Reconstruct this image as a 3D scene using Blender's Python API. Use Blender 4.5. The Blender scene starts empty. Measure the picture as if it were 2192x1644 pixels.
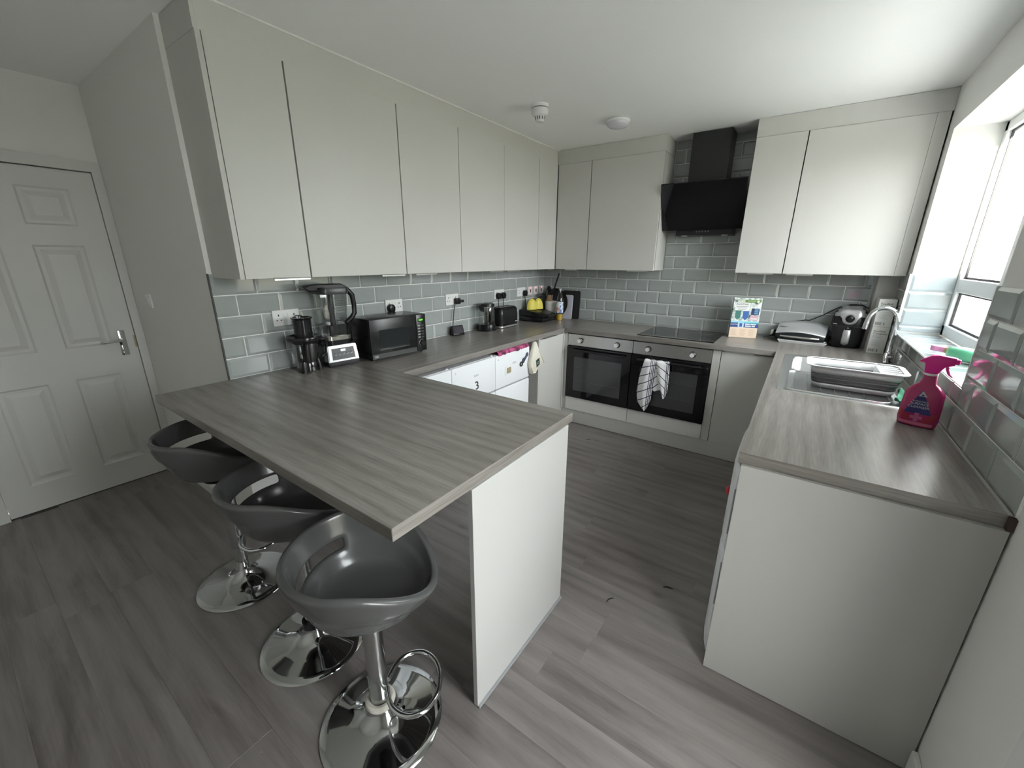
import bpy, bmesh, math, random
from mathutils import Vector, Matrix, Euler

SC = bpy.context.scene
COL = SC.collection
PI = math.pi
R = math.radians

# ------------------------------------------------------------------ camera
cam_d = bpy.data.cameras.new('camera'); cam = bpy.data.objects.new('camera', cam_d); COL.objects.link(cam)
cam.location = (2.3339, -3.9231, 1.512)
cam.rotation_euler = (1.2709, -0.0051, 0.6131)
cam_d.sensor_fit = 'HORIZONTAL'; cam_d.sensor_width = 36.0
cam_d.lens = 866.44 * 36.0 / 2192.0
cam_d.clip_start = 0.02; cam_d.clip_end = 200
SC.camera = cam

# ------------------------------------------------------------------ sky, sun, exposure
world = bpy.data.worlds.new('sky'); SC.world = world; world.use_nodes = True
bgn = world.node_tree.nodes['Background']
bgn.inputs['Color'].default_value = (0.97, 0.985, 1.0, 1)
bgn.inputs['Strength'].default_value = 16.0
sun_d = bpy.data.lights.new('sun', 'SUN'); sun_d.energy = 60; sun_d.angle = R(1.0); sun_d.color = (1, .96, .9)
sun = bpy.data.objects.new('sun', sun_d); COL.objects.link(sun)
sun.rotation_euler = Vector((-0.145, 1.0, -0.135)).to_track_quat('-Z', 'Y').to_euler()
sun.location = (6, -8, 4)
SC.view_settings.view_transform = 'Standard'; SC.view_settings.look = 'None'
SC.view_settings.gamma = 1.0; SC.view_settings.use_curve_mapping = False
SC.view_settings.exposure = 0.42
SC.cycles.use_denoising = True
SC.cycles.max_bounces = 10; SC.cycles.diffuse_bounces = 6; SC.cycles.glossy_bounces = 6
SC.cycles.transmission_bounces = 8; SC.cycles.transparent_max_bounces = 16
SC.cycles.sample_clamp_indirect = 6.0
SC.cycles.caustics_reflective = False; SC.cycles.caustics_refractive = False

def portal(name, loc, sx, sy, rot):
    d = bpy.data.lights.new(name, 'AREA'); d.shape = 'RECTANGLE'; d.size = sx; d.size_y = sy
    d.cycles.is_portal = True
    o = bpy.data.objects.new(name, d); COL.objects.link(o); o.location = loc; o.rotation_euler = rot
    return o
# window and patio door openings (portals only guide the sky's own light, they emit nothing)
portal('window_portal', (3.22, -1.158, 1.65), 1.14, 1.47, (0, R(90), 0))
portal('patio_door_portal', (3.22, -3.27, 1.06), 2.08, .68, (0, R(90), 0))

# ------------------------------------------------------------------ key measures (metres)
H = 0.91            # worktop top
T = 0.037           # worktop thickness
P_, p_ = 0.2068, 0.1053   # tile pitch
YC = -3.1276        # end of the tiled left wall
W = 2.861           # right wall
XD = -1.297         # wall with the door
ZC = 2.4518         # ceiling
ZB, ZT = 1.4192, 2.3329   # wall cabinet doors bottom / top
DC = 0.302
YF = -4.7           # wall behind the camera
YN, YFJ = -1.893, -0.421  # window opening, near and far jamb
ZS, ZH = 1.083, 2.215     # sill and head
XO = 3.06           # inner face of the window frame

# ------------------------------------------------------------------ materials
MATS = {}
def nodes(m):
    m.use_nodes = True; return m.node_tree.nodes, m.node_tree.links
def mat(name, col, rough=.5, metal=0., spec=.5, coat=0., trans=0., emit=None, es=0., ior=1.45, noise=0., nscale=40., bump=0., alpha=1.):
    if name in MATS: return MATS[name]
    m = bpy.data.materials.new(name); N, L = nodes(m); b = N['Principled BSDF']
    b.inputs['Base Color'].default_value = (*col, 1); b.inputs['Roughness'].default_value = rough
    b.inputs['Metallic'].default_value = metal; b.inputs['Specular IOR Level'].default_value = spec
    b.inputs['Coat Weight'].default_value = coat; b.inputs['Coat Roughness'].default_value = .06
    b.inputs['Transmission Weight'].default_value = trans; b.inputs['IOR'].default_value = ior
    if emit: b.inputs['Emission Color'].default_value = (*emit, 1); b.inputs['Emission Strength'].default_value = es
    if noise or bump:
        tc = N.new('ShaderNodeTexCoord'); no = N.new('ShaderNodeTexNoise'); no.inputs['Scale'].default_value = nscale
        no.inputs['Detail'].default_value = 5
        L.new(tc.outputs['Object'], no.inputs['Vector'])
        if noise:
            mr = N.new('ShaderNodeMapRange'); mr.inputs['To Min'].default_value = 1 - noise; mr.inputs['To Max'].default_value = 1 + noise
            L.new(no.outputs['Fac'], mr.inputs['Value'])
            vm = N.new('ShaderNodeVectorMath'); vm.operation = 'SCALE'; vm.inputs[0].default_value = col
            L.new(mr.outputs['Result'], vm.inputs['Scale']); L.new(vm.outputs['Vector'], b.inputs['Base Color'])
        if bump:
            bp = N.new('ShaderNodeBump'); bp.inputs['Strength'].default_value = bump; bp.inputs['Distance'].default_value = .002
            L.new(no.outputs['Fac'], bp.inputs['Height']); L.new(bp.outputs['Normal'], b.inputs['Normal'])
    MATS[name] = m
    return m
def wood(name, axis, dark, mid, light, freq=9., rough=.42, per_object=False, stretch=14., fine=.42, knots=0.):
    """Grey-oak laminate; grain runs along 'axis' of the object's own space."""
    m = bpy.data.materials.new(name); N, L = nodes(m); b = N['Principled BSDF']
    tc = N.new('ShaderNodeTexCoord'); mp = N.new('ShaderNodeMapping')
    s = [freq, freq, freq]; s[axis] = freq / stretch
    mp.inputs['Scale'].default_value = s
    src = tc.outputs['Object']
    if per_object:
        oi = N.new('ShaderNodeObjectInfo'); ad = N.new('ShaderNodeVectorMath'); ad.operation = 'MULTIPLY_ADD'
        cb = N.new('ShaderNodeCombineXYZ')
        for k in range(3): L.new(oi.outputs['Random'], cb.inputs[k])
        ad.inputs[1].default_value = (37, 53, 11); L.new(cb.outputs[0], ad.inputs[0]); L.new(src, ad.inputs[2]); src = ad.outputs[0]
    L.new(src, mp.inputs['Vector'])
    n1 = N.new('ShaderNodeTexNoise'); n1.inputs['Scale'].default_value = 1.0; n1.inputs['Detail'].default_value = 6; n1.inputs['Roughness'].default_value = .62; n1.inputs['Distortion'].default_value = .9
    L.new(mp.outputs[0], n1.inputs['Vector'])
    mp2 = N.new('ShaderNodeMapping'); s2 = [freq * 17] * 3; s2[axis] = freq * 17 / 24.; mp2.inputs['Scale'].default_value = s2
    L.new(src, mp2.inputs['Vector'])
    n2 = N.new('ShaderNodeTexNoise'); n2.inputs['Scale'].default_value = 1.0; n2.inputs['Detail'].default_value = 3; n2.inputs['Roughness'].default_value = .6; n2.inputs['Distortion'].default_value = .25
    L.new(mp2.outputs[0], n2.inputs['Vector'])
    wv = N.new('ShaderNodeTexWave'); wv.wave_type = 'BANDS'; wv.bands_direction = 'XYZ'[1 if axis == 0 else 0]
    wv.inputs['Scale'].default_value = .55; wv.inputs['Distortion'].default_value = 9; wv.inputs['Detail'].default_value = 3; wv.inputs['Detail Scale'].default_value = .6
    L.new(mp.outputs[0], wv.inputs['Vector'])
    a1 = N.new('ShaderNodeMath'); a1.operation = 'MULTIPLY_ADD'; a1.inputs[1].default_value = fine
    L.new(n2.outputs['Fac'], a1.inputs[0])
    a0 = N.new('ShaderNodeMath'); a0.operation = 'MULTIPLY'; a0.inputs[1].default_value = .92 - fine; L.new(n1.outputs['Fac'], a0.inputs[0])
    L.new(a0.outputs[0], a1.inputs[2])
    a2 = N.new('ShaderNodeMath'); a2.operation = 'MULTIPLY_ADD'; a2.inputs[1].default_value = .10
    L.new(wv.outputs['Fac'], a2.inputs[0]); L.new(a1.outputs[0], a2.inputs[2])
    last = a2.outputs[0]
    if per_object:
        a3 = N.new('ShaderNodeMath'); a3.operation = 'MULTIPLY_ADD'; a3.inputs[1].default_value = .06
        L.new(oi.outputs['Random'], a3.inputs[0]); a4 = N.new('ShaderNodeMath'); a4.operation = 'SUBTRACT'; a4.inputs[1].default_value = .03
        L.new(last, a3.inputs[2]); L.new(a3.outputs[0], a4.inputs[0]); last = a4.outputs[0]
    if knots:
        mk = N.new('ShaderNodeMapping'); sk_ = [7., 7., 7.]; sk_[axis] = 3.2; mk.inputs['Scale'].default_value = sk_; L.new(src, mk.inputs['Vector'])
        vk = N.new('ShaderNodeTexVoronoi'); vk.inputs['Scale'].default_value = 1.; L.new(mk.outputs[0], vk.inputs['Vector'])
        k1 = N.new('ShaderNodeMapRange'); k1.interpolation_type = 'SMOOTHSTEP'; k1.inputs['From Min'].default_value = .03; k1.inputs['From Max'].default_value = .16; k1.inputs['To Min'].default_value = knots; k1.inputs['To Max'].default_value = 0.; L.new(vk.outputs['Distance'], k1.inputs['Value'])
        sc1 = N.new('ShaderNodeSeparateColor'); L.new(vk.outputs['Color'], sc1.inputs[0]); gk = N.new('ShaderNodeMath'); gk.operation = 'GREATER_THAN'; gk.inputs[1].default_value = .62; L.new(sc1.outputs[0], gk.inputs[0])
        k2 = N.new('ShaderNodeMath'); k2.operation = 'MULTIPLY'; L.new(k1.outputs[0], k2.inputs[0]); L.new(gk.outputs[0], k2.inputs[1])
        k3 = N.new('ShaderNodeMath'); k3.operation = 'SUBTRACT'; L.new(last, k3.inputs[0]); L.new(k2.outputs[0], k3.inputs[1]); last = k3.outputs[0]
    cr = N.new('ShaderNodeValToRGB'); e = cr.color_ramp.elements
    e[0].position = .33; e[0].color = (*dark, 1); e[1].position = .68; e[1].color = (*light, 1)
    x = e.new(.5); x.color = (*mid, 1)
    L.new(last, cr.inputs['Fac']); L.new(cr.outputs['Color'], b.inputs['Base Color'])
    b.inputs['Roughness'].default_value = rough; b.inputs['Specular IOR Level'].default_value = .6
    bp = N.new('ShaderNodeBump'); bp.inputs['Strength'].default_value = .12; bp.inputs['Distance'].default_value = .001
    L.new(n2.outputs['Fac'], bp.inputs['Height']); L.new(bp.outputs['Normal'], b.inputs['Normal'])
    MATS[name] = m
    return m
def clear(name, tint=(1, 1, 1), gloss=.08, rough=.02, dens=0.):
    """Thin clear pane: sees through, reflects a little more at grazing angles."""
    m = bpy.data.materials.new(name); N, L = nodes(m); N.remove(N['Principled BSDF'])
    out = N['Material Output']; tr = N.new('ShaderNodeBsdfTransparent'); tr.inputs['Color'].default_value = (*tint, 1)
    gl = N.new('ShaderNodeBsdfGlossy'); gl.inputs['Roughness'].default_value = rough
    lw = N.new('ShaderNodeLayerWeight'); lw.inputs['Blend'].default_value = .25
    mr = N.new('ShaderNodeMapRange'); mr.inputs['To Min'].default_value = gloss * .5; mr.inputs['To Max'].default_value = min(1, gloss * 6)
    L.new(lw.outputs['Facing'], mr.inputs['Value'])
    mx = N.new('ShaderNodeMixShader'); L.new(mr.outputs['Result'], mx.inputs['Fac'])
    L.new(tr.outputs[0], mx.inputs[1]); L.new(gl.outputs[0], mx.inputs[2]); last = mx.outputs[0]
    L.new(last, out.inputs['Surface'])
    MATS[name] = m
    return m

PAINT = mat('wall_paint', (.80, .80, .775), .65, noise=.02, nscale=3, bump=.05)
CEIL = mat('ceiling_paint', (.90, .905, .895), .7, noise=.015, nscale=2)
CAB = mat('cabinet_laminate', (.56, .556, .528), .42, noise=.015, nscale=4)
CARC = mat('cabinet_carcass', (.60, .60, .57), .5)
WHITE = mat('white_gloss_paint', (.80, .80, .78), .35, noise=.01, nscale=5)
UPVC = mat('white_plastic', (.82, .83, .84), .25)
GROUT = mat('grout', (.86, .86, .84), .8)
TILE = mat('sage_tile_glaze', (.352, .38, .372), .09, spec=.6, coat=.4, noise=.05, nscale=14, bump=.02)
TILEB = mat('blue_grey_tile_glaze', (.40, .45, .47), .12, spec=.6, coat=.3, noise=.05, nscale=14, bump=.02)
CHROME = mat('chrome', (.72, .73, .74), .05, 1.)
STEEL = mat('brushed_steel', (.50, .50, .49), .30, 1., noise=.06, nscale=60)
STEELD = mat('dull_steel', (.36, .355, .34), .36, 1., noise=.05, nscale=30)
SINK = mat('sink_steel', (.78, .79, .80), .27, 1., noise=.08, nscale=25)
BLACK = mat('black_plastic', (.012, .012, .013), .25, spec=.4)
BLACKM = mat('black_matt', (.018, .018, .018), .6)
BGLASS = mat('black_glass', (.006, .006, .007), .04, spec=.5)
DARKG = mat('dark_window_glass', (.022, .025, .026), .06, spec=.5)
GREYS = mat('grey_moulded_plastic', (.085, .088, .087), .24, spec=.5, coat=.25)
WHITEP = mat('white_enamel', (.83, .85, .88), .3)
SILVER = mat('silver_plastic', (.45, .455, .46), .30, .7)
RUBBER = mat('grey_seal', (.30, .31, .32), .5)
PAPER = mat('white_card', (.78, .78, .76), .6)
INK = mat('dark_ink', (.03, .03, .035), .6)
GREYINK = mat('grey_ink', (.32, .32, .32), .6)
WOODX = wood('grey_oak_worktop_x', 0, (.12, .107, .095), (.215, .199, .183), (.31, .293, .273), 11., .30, False, 12., .40, .05)
WOODY = wood('grey_oak_worktop_y', 1, (.12, .107, .095), (.215, .199, .183), (.31, .293, .273), 11., .30, False, 12., .40, .05)
FLOORM = wood('grey_vinyl_plank', 0, (.108, .094, .090), (.182, .163, .157), (.232, .212, .205), 7., .30, True, 6., .22, .16)
GLASS = clear('window_glass', (.97, .985, .98), .10)
JUG = clear('clear_jug', (.80, .81, .80), .12, .03)
SMOKE = clear('smoky_jug', (.50, .51, .51), .14, .05)

# ------------------------------------------------------------------ mesh helpers
def new(): return bmesh.new()
def box(bm, x0, x1, y0, y1, z0, z1, bev=0., seg=1):
    vs = [bm.verts.new(c) for c in ((x0,y0,z0),(x1,y0,z0),(x1,y1,z0),(x0,y1,z0),(x0,y0,z1),(x1,y0,z1),(x1,y1,z1),(x0,y1,z1))]
    fs = [bm.faces.new([vs[i] for i in f]) for f in ((3,2,1,0),(4,5,6,7),(0,1,5,4),(1,2,6,5),(2,3,7,6),(3,0,4,7))]
    if bev:
        es = list({e for f in fs for e in f.edges})
        bmesh.ops.bevel(bm, geom=es, offset=bev, segments=seg, affect='EDGES', profile=.5)
    return bm
def frame_of(d):
    d = Vector(d).normalized(); a = Vector((0,0,1)) if abs(d.z) < .9 else Vector((1,0,0))
    u = d.cross(a).normalized(); return u, d.cross(u).normalized()
def tube(bm, pts, r, seg=10, closed=False, caps=True, flat=1.):
    pts = [Vector(p) for p in pts]; n = len(pts); rings = []
    rs = r if isinstance(r, (list, tuple)) else [r] * n
    u = None
    for i in range(n):
        a = pts[(i - 1) % n] if (closed or i) else pts[i]; b = pts[(i + 1) % n] if (closed or i < n - 1) else pts[i]
        d = (b - a).normalized()
        if u is None: u, v = frame_of(d)
        else:
            u = (u - d * u.dot(d)).normalized(); v = d.cross(u).normalized()
        rings.append([bm.verts.new(pts[i] + (u * math.cos(t) + v * math.sin(t) * flat) * rs[i]) for t in [2 * PI * k / seg for k in range(seg)]])
    for i in range(n if closed else n - 1):
        A, B = rings[i], rings[(i + 1) % n]
        for k in range(seg): bm.faces.new((A[k], A[(k + 1) % seg], B[(k + 1) % seg], B[k]))
    if caps and not closed:
        bm.faces.new(rings[0][::-1]); bm.faces.new(rings[-1])
    return bm
def lathe(bm, prof, seg=28, c=(0, 0, 0), sx=1., sy=1., close=False):
    """prof: (radius, z) from bottom to top about the vertical through c"""
    rings = []
    for r, z in prof:
        if r < 1e-6: rings.append([bm.verts.new((c[0], c[1], c[2] + z))])
        else: rings.append([bm.verts.new((c[0] + r * sx * math.cos(2*PI*k/seg), c[1] + r * sy * math.sin(2*PI*k/seg), c[2] + z)) for k in range(seg)])
    for A, B in zip(rings, rings[1:]):
        for k in range(seg):
            k2 = (k + 1) % seg
            if len(A) == 1 and len(B) == 1: continue
            if len(A) == 1: bm.faces.new((A[0], B[k2], B[k]))
            elif len(B) == 1: bm.faces.new((A[k], A[k2], B[0]))
            else: bm.faces.new((A[k], A[k2], B[k2], B[k]))
    return bm
def prism(bm, poly, a, b, axis='z', bev=0., seg=1):
    """poly of 2-D points extruded from a to b along axis. x: (y,z)  y: (x,z)  z: (x,y)"""
    def pt(q, h):
        return {'x': (h, q[0], q[1]), 'y': (q[0], h, q[1]), 'z': (q[0], q[1], h)}[axis]
    A = [bm.verts.new(pt(q, a)) for q in poly]; B = [bm.verts.new(pt(q, b)) for q in poly]; n = len(poly)
    fs = [bm.faces.new(A[::-1]), bm.faces.new(B)] + [bm.faces.new((A[i], A[(i+1) % n], B[(i+1) % n], B[i])) for i in range(n)]
    bmesh.ops.recalc_face_normals(bm, faces=fs)
    if bev: bmesh.ops.bevel(bm, geom=list({e for f in fs for e in f.edges}), offset=bev, segments=seg, affect='EDGES', profile=.5)
    return bm
def loft(bm, rings, cap0=True, cap1=True, closed=True):
    V = [[bm.verts.new(p) for p in r] for r in rings]; n = len(V[0])
    for A, B in zip(V, V[1:]):
        for k in range(n if closed else n - 1): bm.faces.new((A[k], A[(k+1) % n], B[(k+1) % n], B[k]))
    if cap0: bm.faces.new(V[0][::-1])
    if cap1: bm.faces.new(V[-1])
    return bm
def rrect(x0, x1, y0, y1, r, seg=4):
    out = []
    for cx, cy, a in ((x1-r, y1-r, 0), (x0+r, y1-r, 90), (x0+r, y0+r, 180), (x1-r, y0+r, 270)):
        for k in range(seg + 1):
            t = R(a + 90 * k / seg); out.append((cx + r*math.cos(t), cy + r*math.sin(t)))
    return out
def sphere(bm, c, r, seg=16, rings=9, s=(1, 1, 1)):
    lathe(bm, [(r * math.sin(PI * i / rings) * 1., -r * math.cos(PI * i / rings) * s[2]) for i in range(rings + 1)], seg, c, s[0], s[1])
    return bm
def obj(name, bm, m, parent=None, smooth=False, angle=35):
    me = bpy.data.meshes.new(name); bmesh.ops.recalc_face_normals(bm, faces=bm.faces); bm.to_mesh(me); bm.free()
    if m: me.materials.append(m)
    if smooth:
        me.polygons.foreach_set('use_smooth', [True] * len(me.polygons))
        try: me.set_sharp_from_angle(angle=R(angle))
        except Exception: pass
    o = bpy.data.objects.new(name, me); COL.objects.link(o)
    if parent: o.parent = parent
    return o
def inst(name, me, parent, mtx):
    o = bpy.data.objects.new(name, me); COL.objects.link(o); o.parent = parent; o.matrix_local = mtx
    return o
def tag(o, label, cat, group=None, kind=None):
    o['label'] = label; o['category'] = cat
    if group: o['group'] = group
    if kind: o['kind'] = kind
    return o
def thing(name, label, cat, loc=(0, 0, 0), rz=0., group=None):
    o = bpy.data.objects.new(name, None); COL.objects.link(o); o.empty_display_size = .05
    o.location = loc; o.rotation_euler = (0, 0, rz)
    return tag(o, label, cat, group)
def struct(o, label=None, cat=None):
    o['kind'] = 'structure'
    if label: o['label'] = label
    if cat: o['category'] = cat
    return o
def root(name, label, cat, loc=(0, 0, 0)):
    o = bpy.data.objects.new(name, None); COL.objects.link(o); o.location = loc; o.empty_display_size = .05
    return struct(o, label, cat)
def bx(name, m, parent, x0, x1, y0, y1, z0, z1, bev=0., seg=1, smooth=False):
    return obj(name, box(new(), x0, x1, y0, y1, z0, z1, bev, seg), m, parent, smooth)
def text(name, body, size, origin, right, up, m, parent, align='CENTER', ext=.0004, sx=1.):
    cu = bpy.data.curves.new(name, 'FONT'); cu.body = body; cu.size = size; cu.align_x = align; cu.align_y = 'CENTER'; cu.extrude = ext; cu.resolution_u = 2
    t = bpy.data.objects.new(name, cu); COL.objects.link(t)
    me = bpy.data.meshes.new_from_object(t.evaluated_get(bpy.context.evaluated_depsgraph_get()))
    bpy.data.objects.remove(t); bpy.data.curves.remove(cu)
    me.name = name; me.materials.clear(); me.materials.append(m)
    r = Vector(right).normalized(); u = Vector(up).normalized(); n = r.cross(u)
    M = Matrix(((r.x*sx, u.x, n.x, origin[0]), (r.y*sx, u.y, n.y, origin[1]), (r.z*sx, u.z, n.z, origin[2]), (0, 0, 0, 1)))
    me.transform(M)
    o = bpy.data.objects.new(name, me); COL.objects.link(o); o.parent = parent
    return o
def copy_tree(o, parent=None):
    c = o.copy(); COL.objects.link(c); c.parent = parent
    if parent is not None: c.matrix_parent_inverse = o.matrix_parent_inverse.copy()
    for ch in list(o.children): copy_tree(ch, c)
    return c

def wm(o):
    m = o.matrix_basis.copy()
    return (wm(o.parent) @ o.matrix_parent_inverse @ m) if o.parent else m
def wpar(o, parent):
    """parent a part that was built in world coordinates"""
    o.parent = parent; o.matrix_parent_inverse = wm(parent).inverted(); return o
def wbox(name, m, parent, *a, bev=0., seg=1, smooth=False):
    return wpar(bx(name, m, None, *a, bev, seg, smooth), parent)
def wobj(name, bm, m, parent, smooth=False, angle=35):
    return wpar(obj(name, bm, m, None, smooth, angle), parent)

def edge_banded(o, top, edge):
    """laminate slab: the end faces carry the edging strip whose grain follows the edge"""
    me = o.data; me.materials.clear(); me.materials.append(top); me.materials.append(edge)
    ax = 0 if top is WOODX else 1
    for p in me.polygons:
        if abs(p.normal[ax]) > .7: p.material_index = 1
    return o
# ================================================================== STRUCTURE
random.seed(4)
# floor slab and vinyl planks
floor = struct(bx('floor', mat('floor_screed', (.10, .095, .09), .8), None, XD - .12, W + .3, YF - .1, .1, -.12, -.004), 'grey wood-effect vinyl plank floor of the kitchen', 'floor')
PW, PL = .1575, 1.22
known = {-1.865: 1.525, -2.18: 1.642, -2.652: 1.867, -2.81: 1.76, -3.755: -.05}
me_cache = {}
def plank_mesh(l, w):
    k = (round(l, 3), round(w, 3))
    if k not in me_cache:
        bm = new(); g = .0001; e = .0003
        loft(bm, [[(g, g, -.004), (l-g, g, -.004), (l-g, w-g, -.004), (g, w-g, -.004)], [(g, g, -e), (l-g, g, -e), (l-g, w-g, -e), (g, w-g, -e)],
                  [(g+e, g+e, 0), (l-g-e, g+e, 0), (l-g-e, w-g-e, 0), (g+e, w-g-e, 0)]], cap0=False)
        me = bpy.data.meshes.new('plank'); bmesh.ops.recalc_face_normals(bm, faces=bm.faces); bm.to_mesh(me); bm.free(); me.materials.append(FLOORM)
        me_cache[k] = me
    return me_cache[k]
y_top = -1.865 + PW * 8
for r_ in range(0, 40):
    y1 = y_top - r_ * PW; y0 = y1 - PW
    if y1 < YF: break
    xa, xb = (0.0 if y0 > YC - .01 else XD), W
    if y0 < YC < y1: xa = XD
    off = None
    for ky, kx in known.items():
        if abs(ky - y1) < .05: off = kx
    if off is None: off = random.uniform(0, PL)
    x = off - math.ceil((off - xa) / PL) * PL
    while x < xb:
        a, b = max(x, xa), min(x + PL, xb); x += PL
        if b - a < .03: continue
        inst('plank', plank_mesh(b - a, PW), floor, Matrix.Translation((a, y0, 0)))

# ceiling
struct(bx('ceiling', CEIL, None, XD - .12, W + .3, YF - .1, .12, ZC, ZC + .1), 'smooth white plaster ceiling', 'ceiling')
# walls
wall_left = struct(bx('wall_left', PAINT, None, -.12, 0, YC, .12, 0, ZC), 'off-white left wall tiled above the worktop', 'wall')
wall_back = struct(bx('wall_back', PAINT, None, 0, W + .3, 0, .12, 0, ZC), 'back wall tiled behind the hob and hood', 'wall')
struct(bx('wall_return', PAINT, None, XD - .12, -.12, YC, YC + .12, 0, ZC), 'pale return wall with the light switch', 'wall')
bm = new()
PY0, PY1, PZ = -3.61, -2.93, 2.1     # patio door opening
for a in ((YFJ, 0, 0, ZC), (YN, YFJ, 0, ZS - .012), (YN, YFJ, ZH, ZC), (PY1, YN, 0, ZC), (PY0, PY1, PZ, ZC), (YF, PY0, 0, ZC)):
    box(bm, W, XO + .10, a[0], a[1], a[2], a[3])
wall_right = struct(obj('wall_right', bm, PAINT), 'window wall tiled above the sink worktop', 'wall')
struct(bx('wall_front', PAINT, None, XD - .12, W + .3, YF - .12, YF, 0, ZC), 'plain white wall behind the camera', 'wall')
bm = new()
DY0, DY1, DZ = -3.95, -3.17, 1.998
for a in ((YF, DY0, 0, ZC), (DY0, DY1, DZ, ZC), (DY1, YC, 0, ZC)):
    box(bm, XD - .12, XD, a[0], a[1], a[2], a[3])
struct(obj('wall_hall', bm, PAINT), 'white wall around the panelled door', 'wall')
struct(bx('wall_hall_beyond', PAINT, None, XD - .2, XD - .13, YF, YC + .1, 0, ZC), 'dark passage wall behind the panelled door', 'wall')
# pipe boxing in the far right corner
struct(bx('trim_1', CAB, None, 2.742, W - .001, -.125, -.001, H, ZB - .002, .002), 'boxed-in pipe in the far right corner', 'boxing')
# skirting
SK = lambda n, *a: struct(bx(n, WHITE, None, *a, .004), 'white painted skirting board', 'skirting')
SK('baseboard_right', W - .016, W, PY1 + .06, -2.53, 0, .10)
SK('baseboard_return', XD + .001, -.001, YC - .014, YC, 0, .07)
SK('baseboard_hall', XD, XD + .014, YF + .01, DY0 - .06, 0, .10)
SK('baseboard_front', XD + .02, W, YF, YF + .015, 0, .10)

# ---------------------------------------------------------------- tiles
def tile_mesh(w, h, cl, cr_, cb, ct, m):
    k = (round(w, 3), round(h, 3), cl, cr_, cb, ct, m.name)
    if k not in me_cache:
        bm = new(); t1, t2, b = .0035, .0075, .0125
        l, r, bo, to = (0 if cl else b), (0 if cr_ else b), (0 if cb else b), (0 if ct else b)
        l, r = min(l, w * .3), min(r, w * .3); bo, to = min(bo, h * .3), min(to, h * .3)
        za = t1
        loft(bm, [[(0,0,0),(w,0,0),(w,h,0),(0,h,0)], [(0,0,za),(w,0,za),(w,h,za),(0,h,za)],
                  [(l,bo,t2),(w-r,bo,t2),(w-r,h-to,t2),(l,h-to,t2)]], cap0=False)
        me = bpy.data.meshes.new('tile'); bmesh.ops.recalc_face_normals(bm, faces=bm.faces); bm.to_mesh(me); bm.free(); me.materials.append(m)
        me_cache[k] = me
    return me_cache[k]
def tiles(parent, O, U, V, u0, u1, v0, v1, joint, base=H, m=None, P=P_, p=p_, shift=.5, gap=.0044, k0=0, grout=True):
    U, V = Vector(U), Vector(V); N = U.cross(V); O = Vector(O); m = m or TILE
    inv = parent.matrix_world.inverted()
    def M(u, v, n=0):
        q = O + U * u + V * v + N * n
        return Matrix(((U.x, V.x, N.x, q.x), (U.y, V.y, N.y, q.y), (U.z, V.z, N.z, q.z), (0, 0, 0, 1)))
    k = math.floor((v0 - base) / p + 1e-6)
    while base + k * p < v1 - .008:
        a, b = base + k * p, base + (k + 1) * p
        va, vb = max(a, v0), min(b, v1)
        if vb - va > .012:
            j = joint + ((k % 2) * P * shift)
            n = math.floor((u0 - j) / P)
            while j + n * P < u1 - .006:
                ua, ub = max(j + n * P, u0), min(j + (n + 1) * P, u1)
                n += 1
                if ub - ua < .012: continue
                cl = ua > j + (n - 1) * P + .002; cr_ = ub < j + n * P - .002; cb = va > a + .002; ct = vb < b - .002
                w_, h_ = ub - ua - gap, vb - va - gap
                if w_ < .006 or h_ < .006: continue
                inst('tile', tile_mesh(w_, h_, cl, cr_, cb, ct, m), parent, inv @ M(ua + gap / 2, va + gap / 2, .0012))
        k += 1
    if grout:
        bm = new(); box(bm, u0, u1, v0, v1, 0, .0035)
        g = obj('grout', bm, GROUT, parent); g.matrix_local = inv @ M(0, 0)
        return g
Y_, Z_, X_ = (0, 1, 0), (0, 0, 1), (1, 0, 0)
bpy.context.view_layer.update()
tiles(wall_left, (0, 0, 0), Y_, Z_, YC + .002, -.008, H + .001, H + 5 * p_, YC)
# U x V must give the outward normal: back wall faces -y -> U=+x, V=+z gives -y
tiles(wall_back, (0, 0, 0), X_, Z_, .008, 2.741, H + .001, H + 5 * p_, .2062)
tiles(wall_back, (0, 0, 0), X_, Z_, 1.262, 1.874, H + 5 * p_, ZC - .002, .2062)
# right wall faces -x : U=-y, V=+z  ( (-y) x z = -x )
jr = 1.889
tiles(wall_right, (W, 0, 0), (0, -1, 0), Z_, .13, -YFJ - .001, H + .001, H + 5 * p_, jr)
tiles(wall_right, (W, 0, 0), (0, -1, 0), Z_, -YFJ, -YN, H + .001, ZS - .002, jr)
tiles(wall_right, (W, 0, 0), (0, -1, 0), Z_, -YN, 2.515, H + .001, H + 5 * p_, jr)
# far jamb of the window (faces -y), rows line up with the wall
tiles(wall_right, (W, YFJ, 0), X_, Z_, .002, XO - W, ZS + .008, H + 5 * p_, 0, P=.4, shift=0, m=TILEB)
# near jamb (faces +y): U = -x
tiles(wall_right, (XO, YN, 0), (-1, 0, 0), Z_, .0, XO - W, ZS + .008, H + 5 * p_, 0, P=.4, shift=0, m=TILEB)
# sill (faces up): U=x, V=y
tiles(wall_right, (W, 0, ZS - .012), X_, Y_, .0, XO - W, YN + .002, YFJ - .002, 0, base=YN, P=.4, p=.1053, shift=0, m=TILEB)
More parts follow.
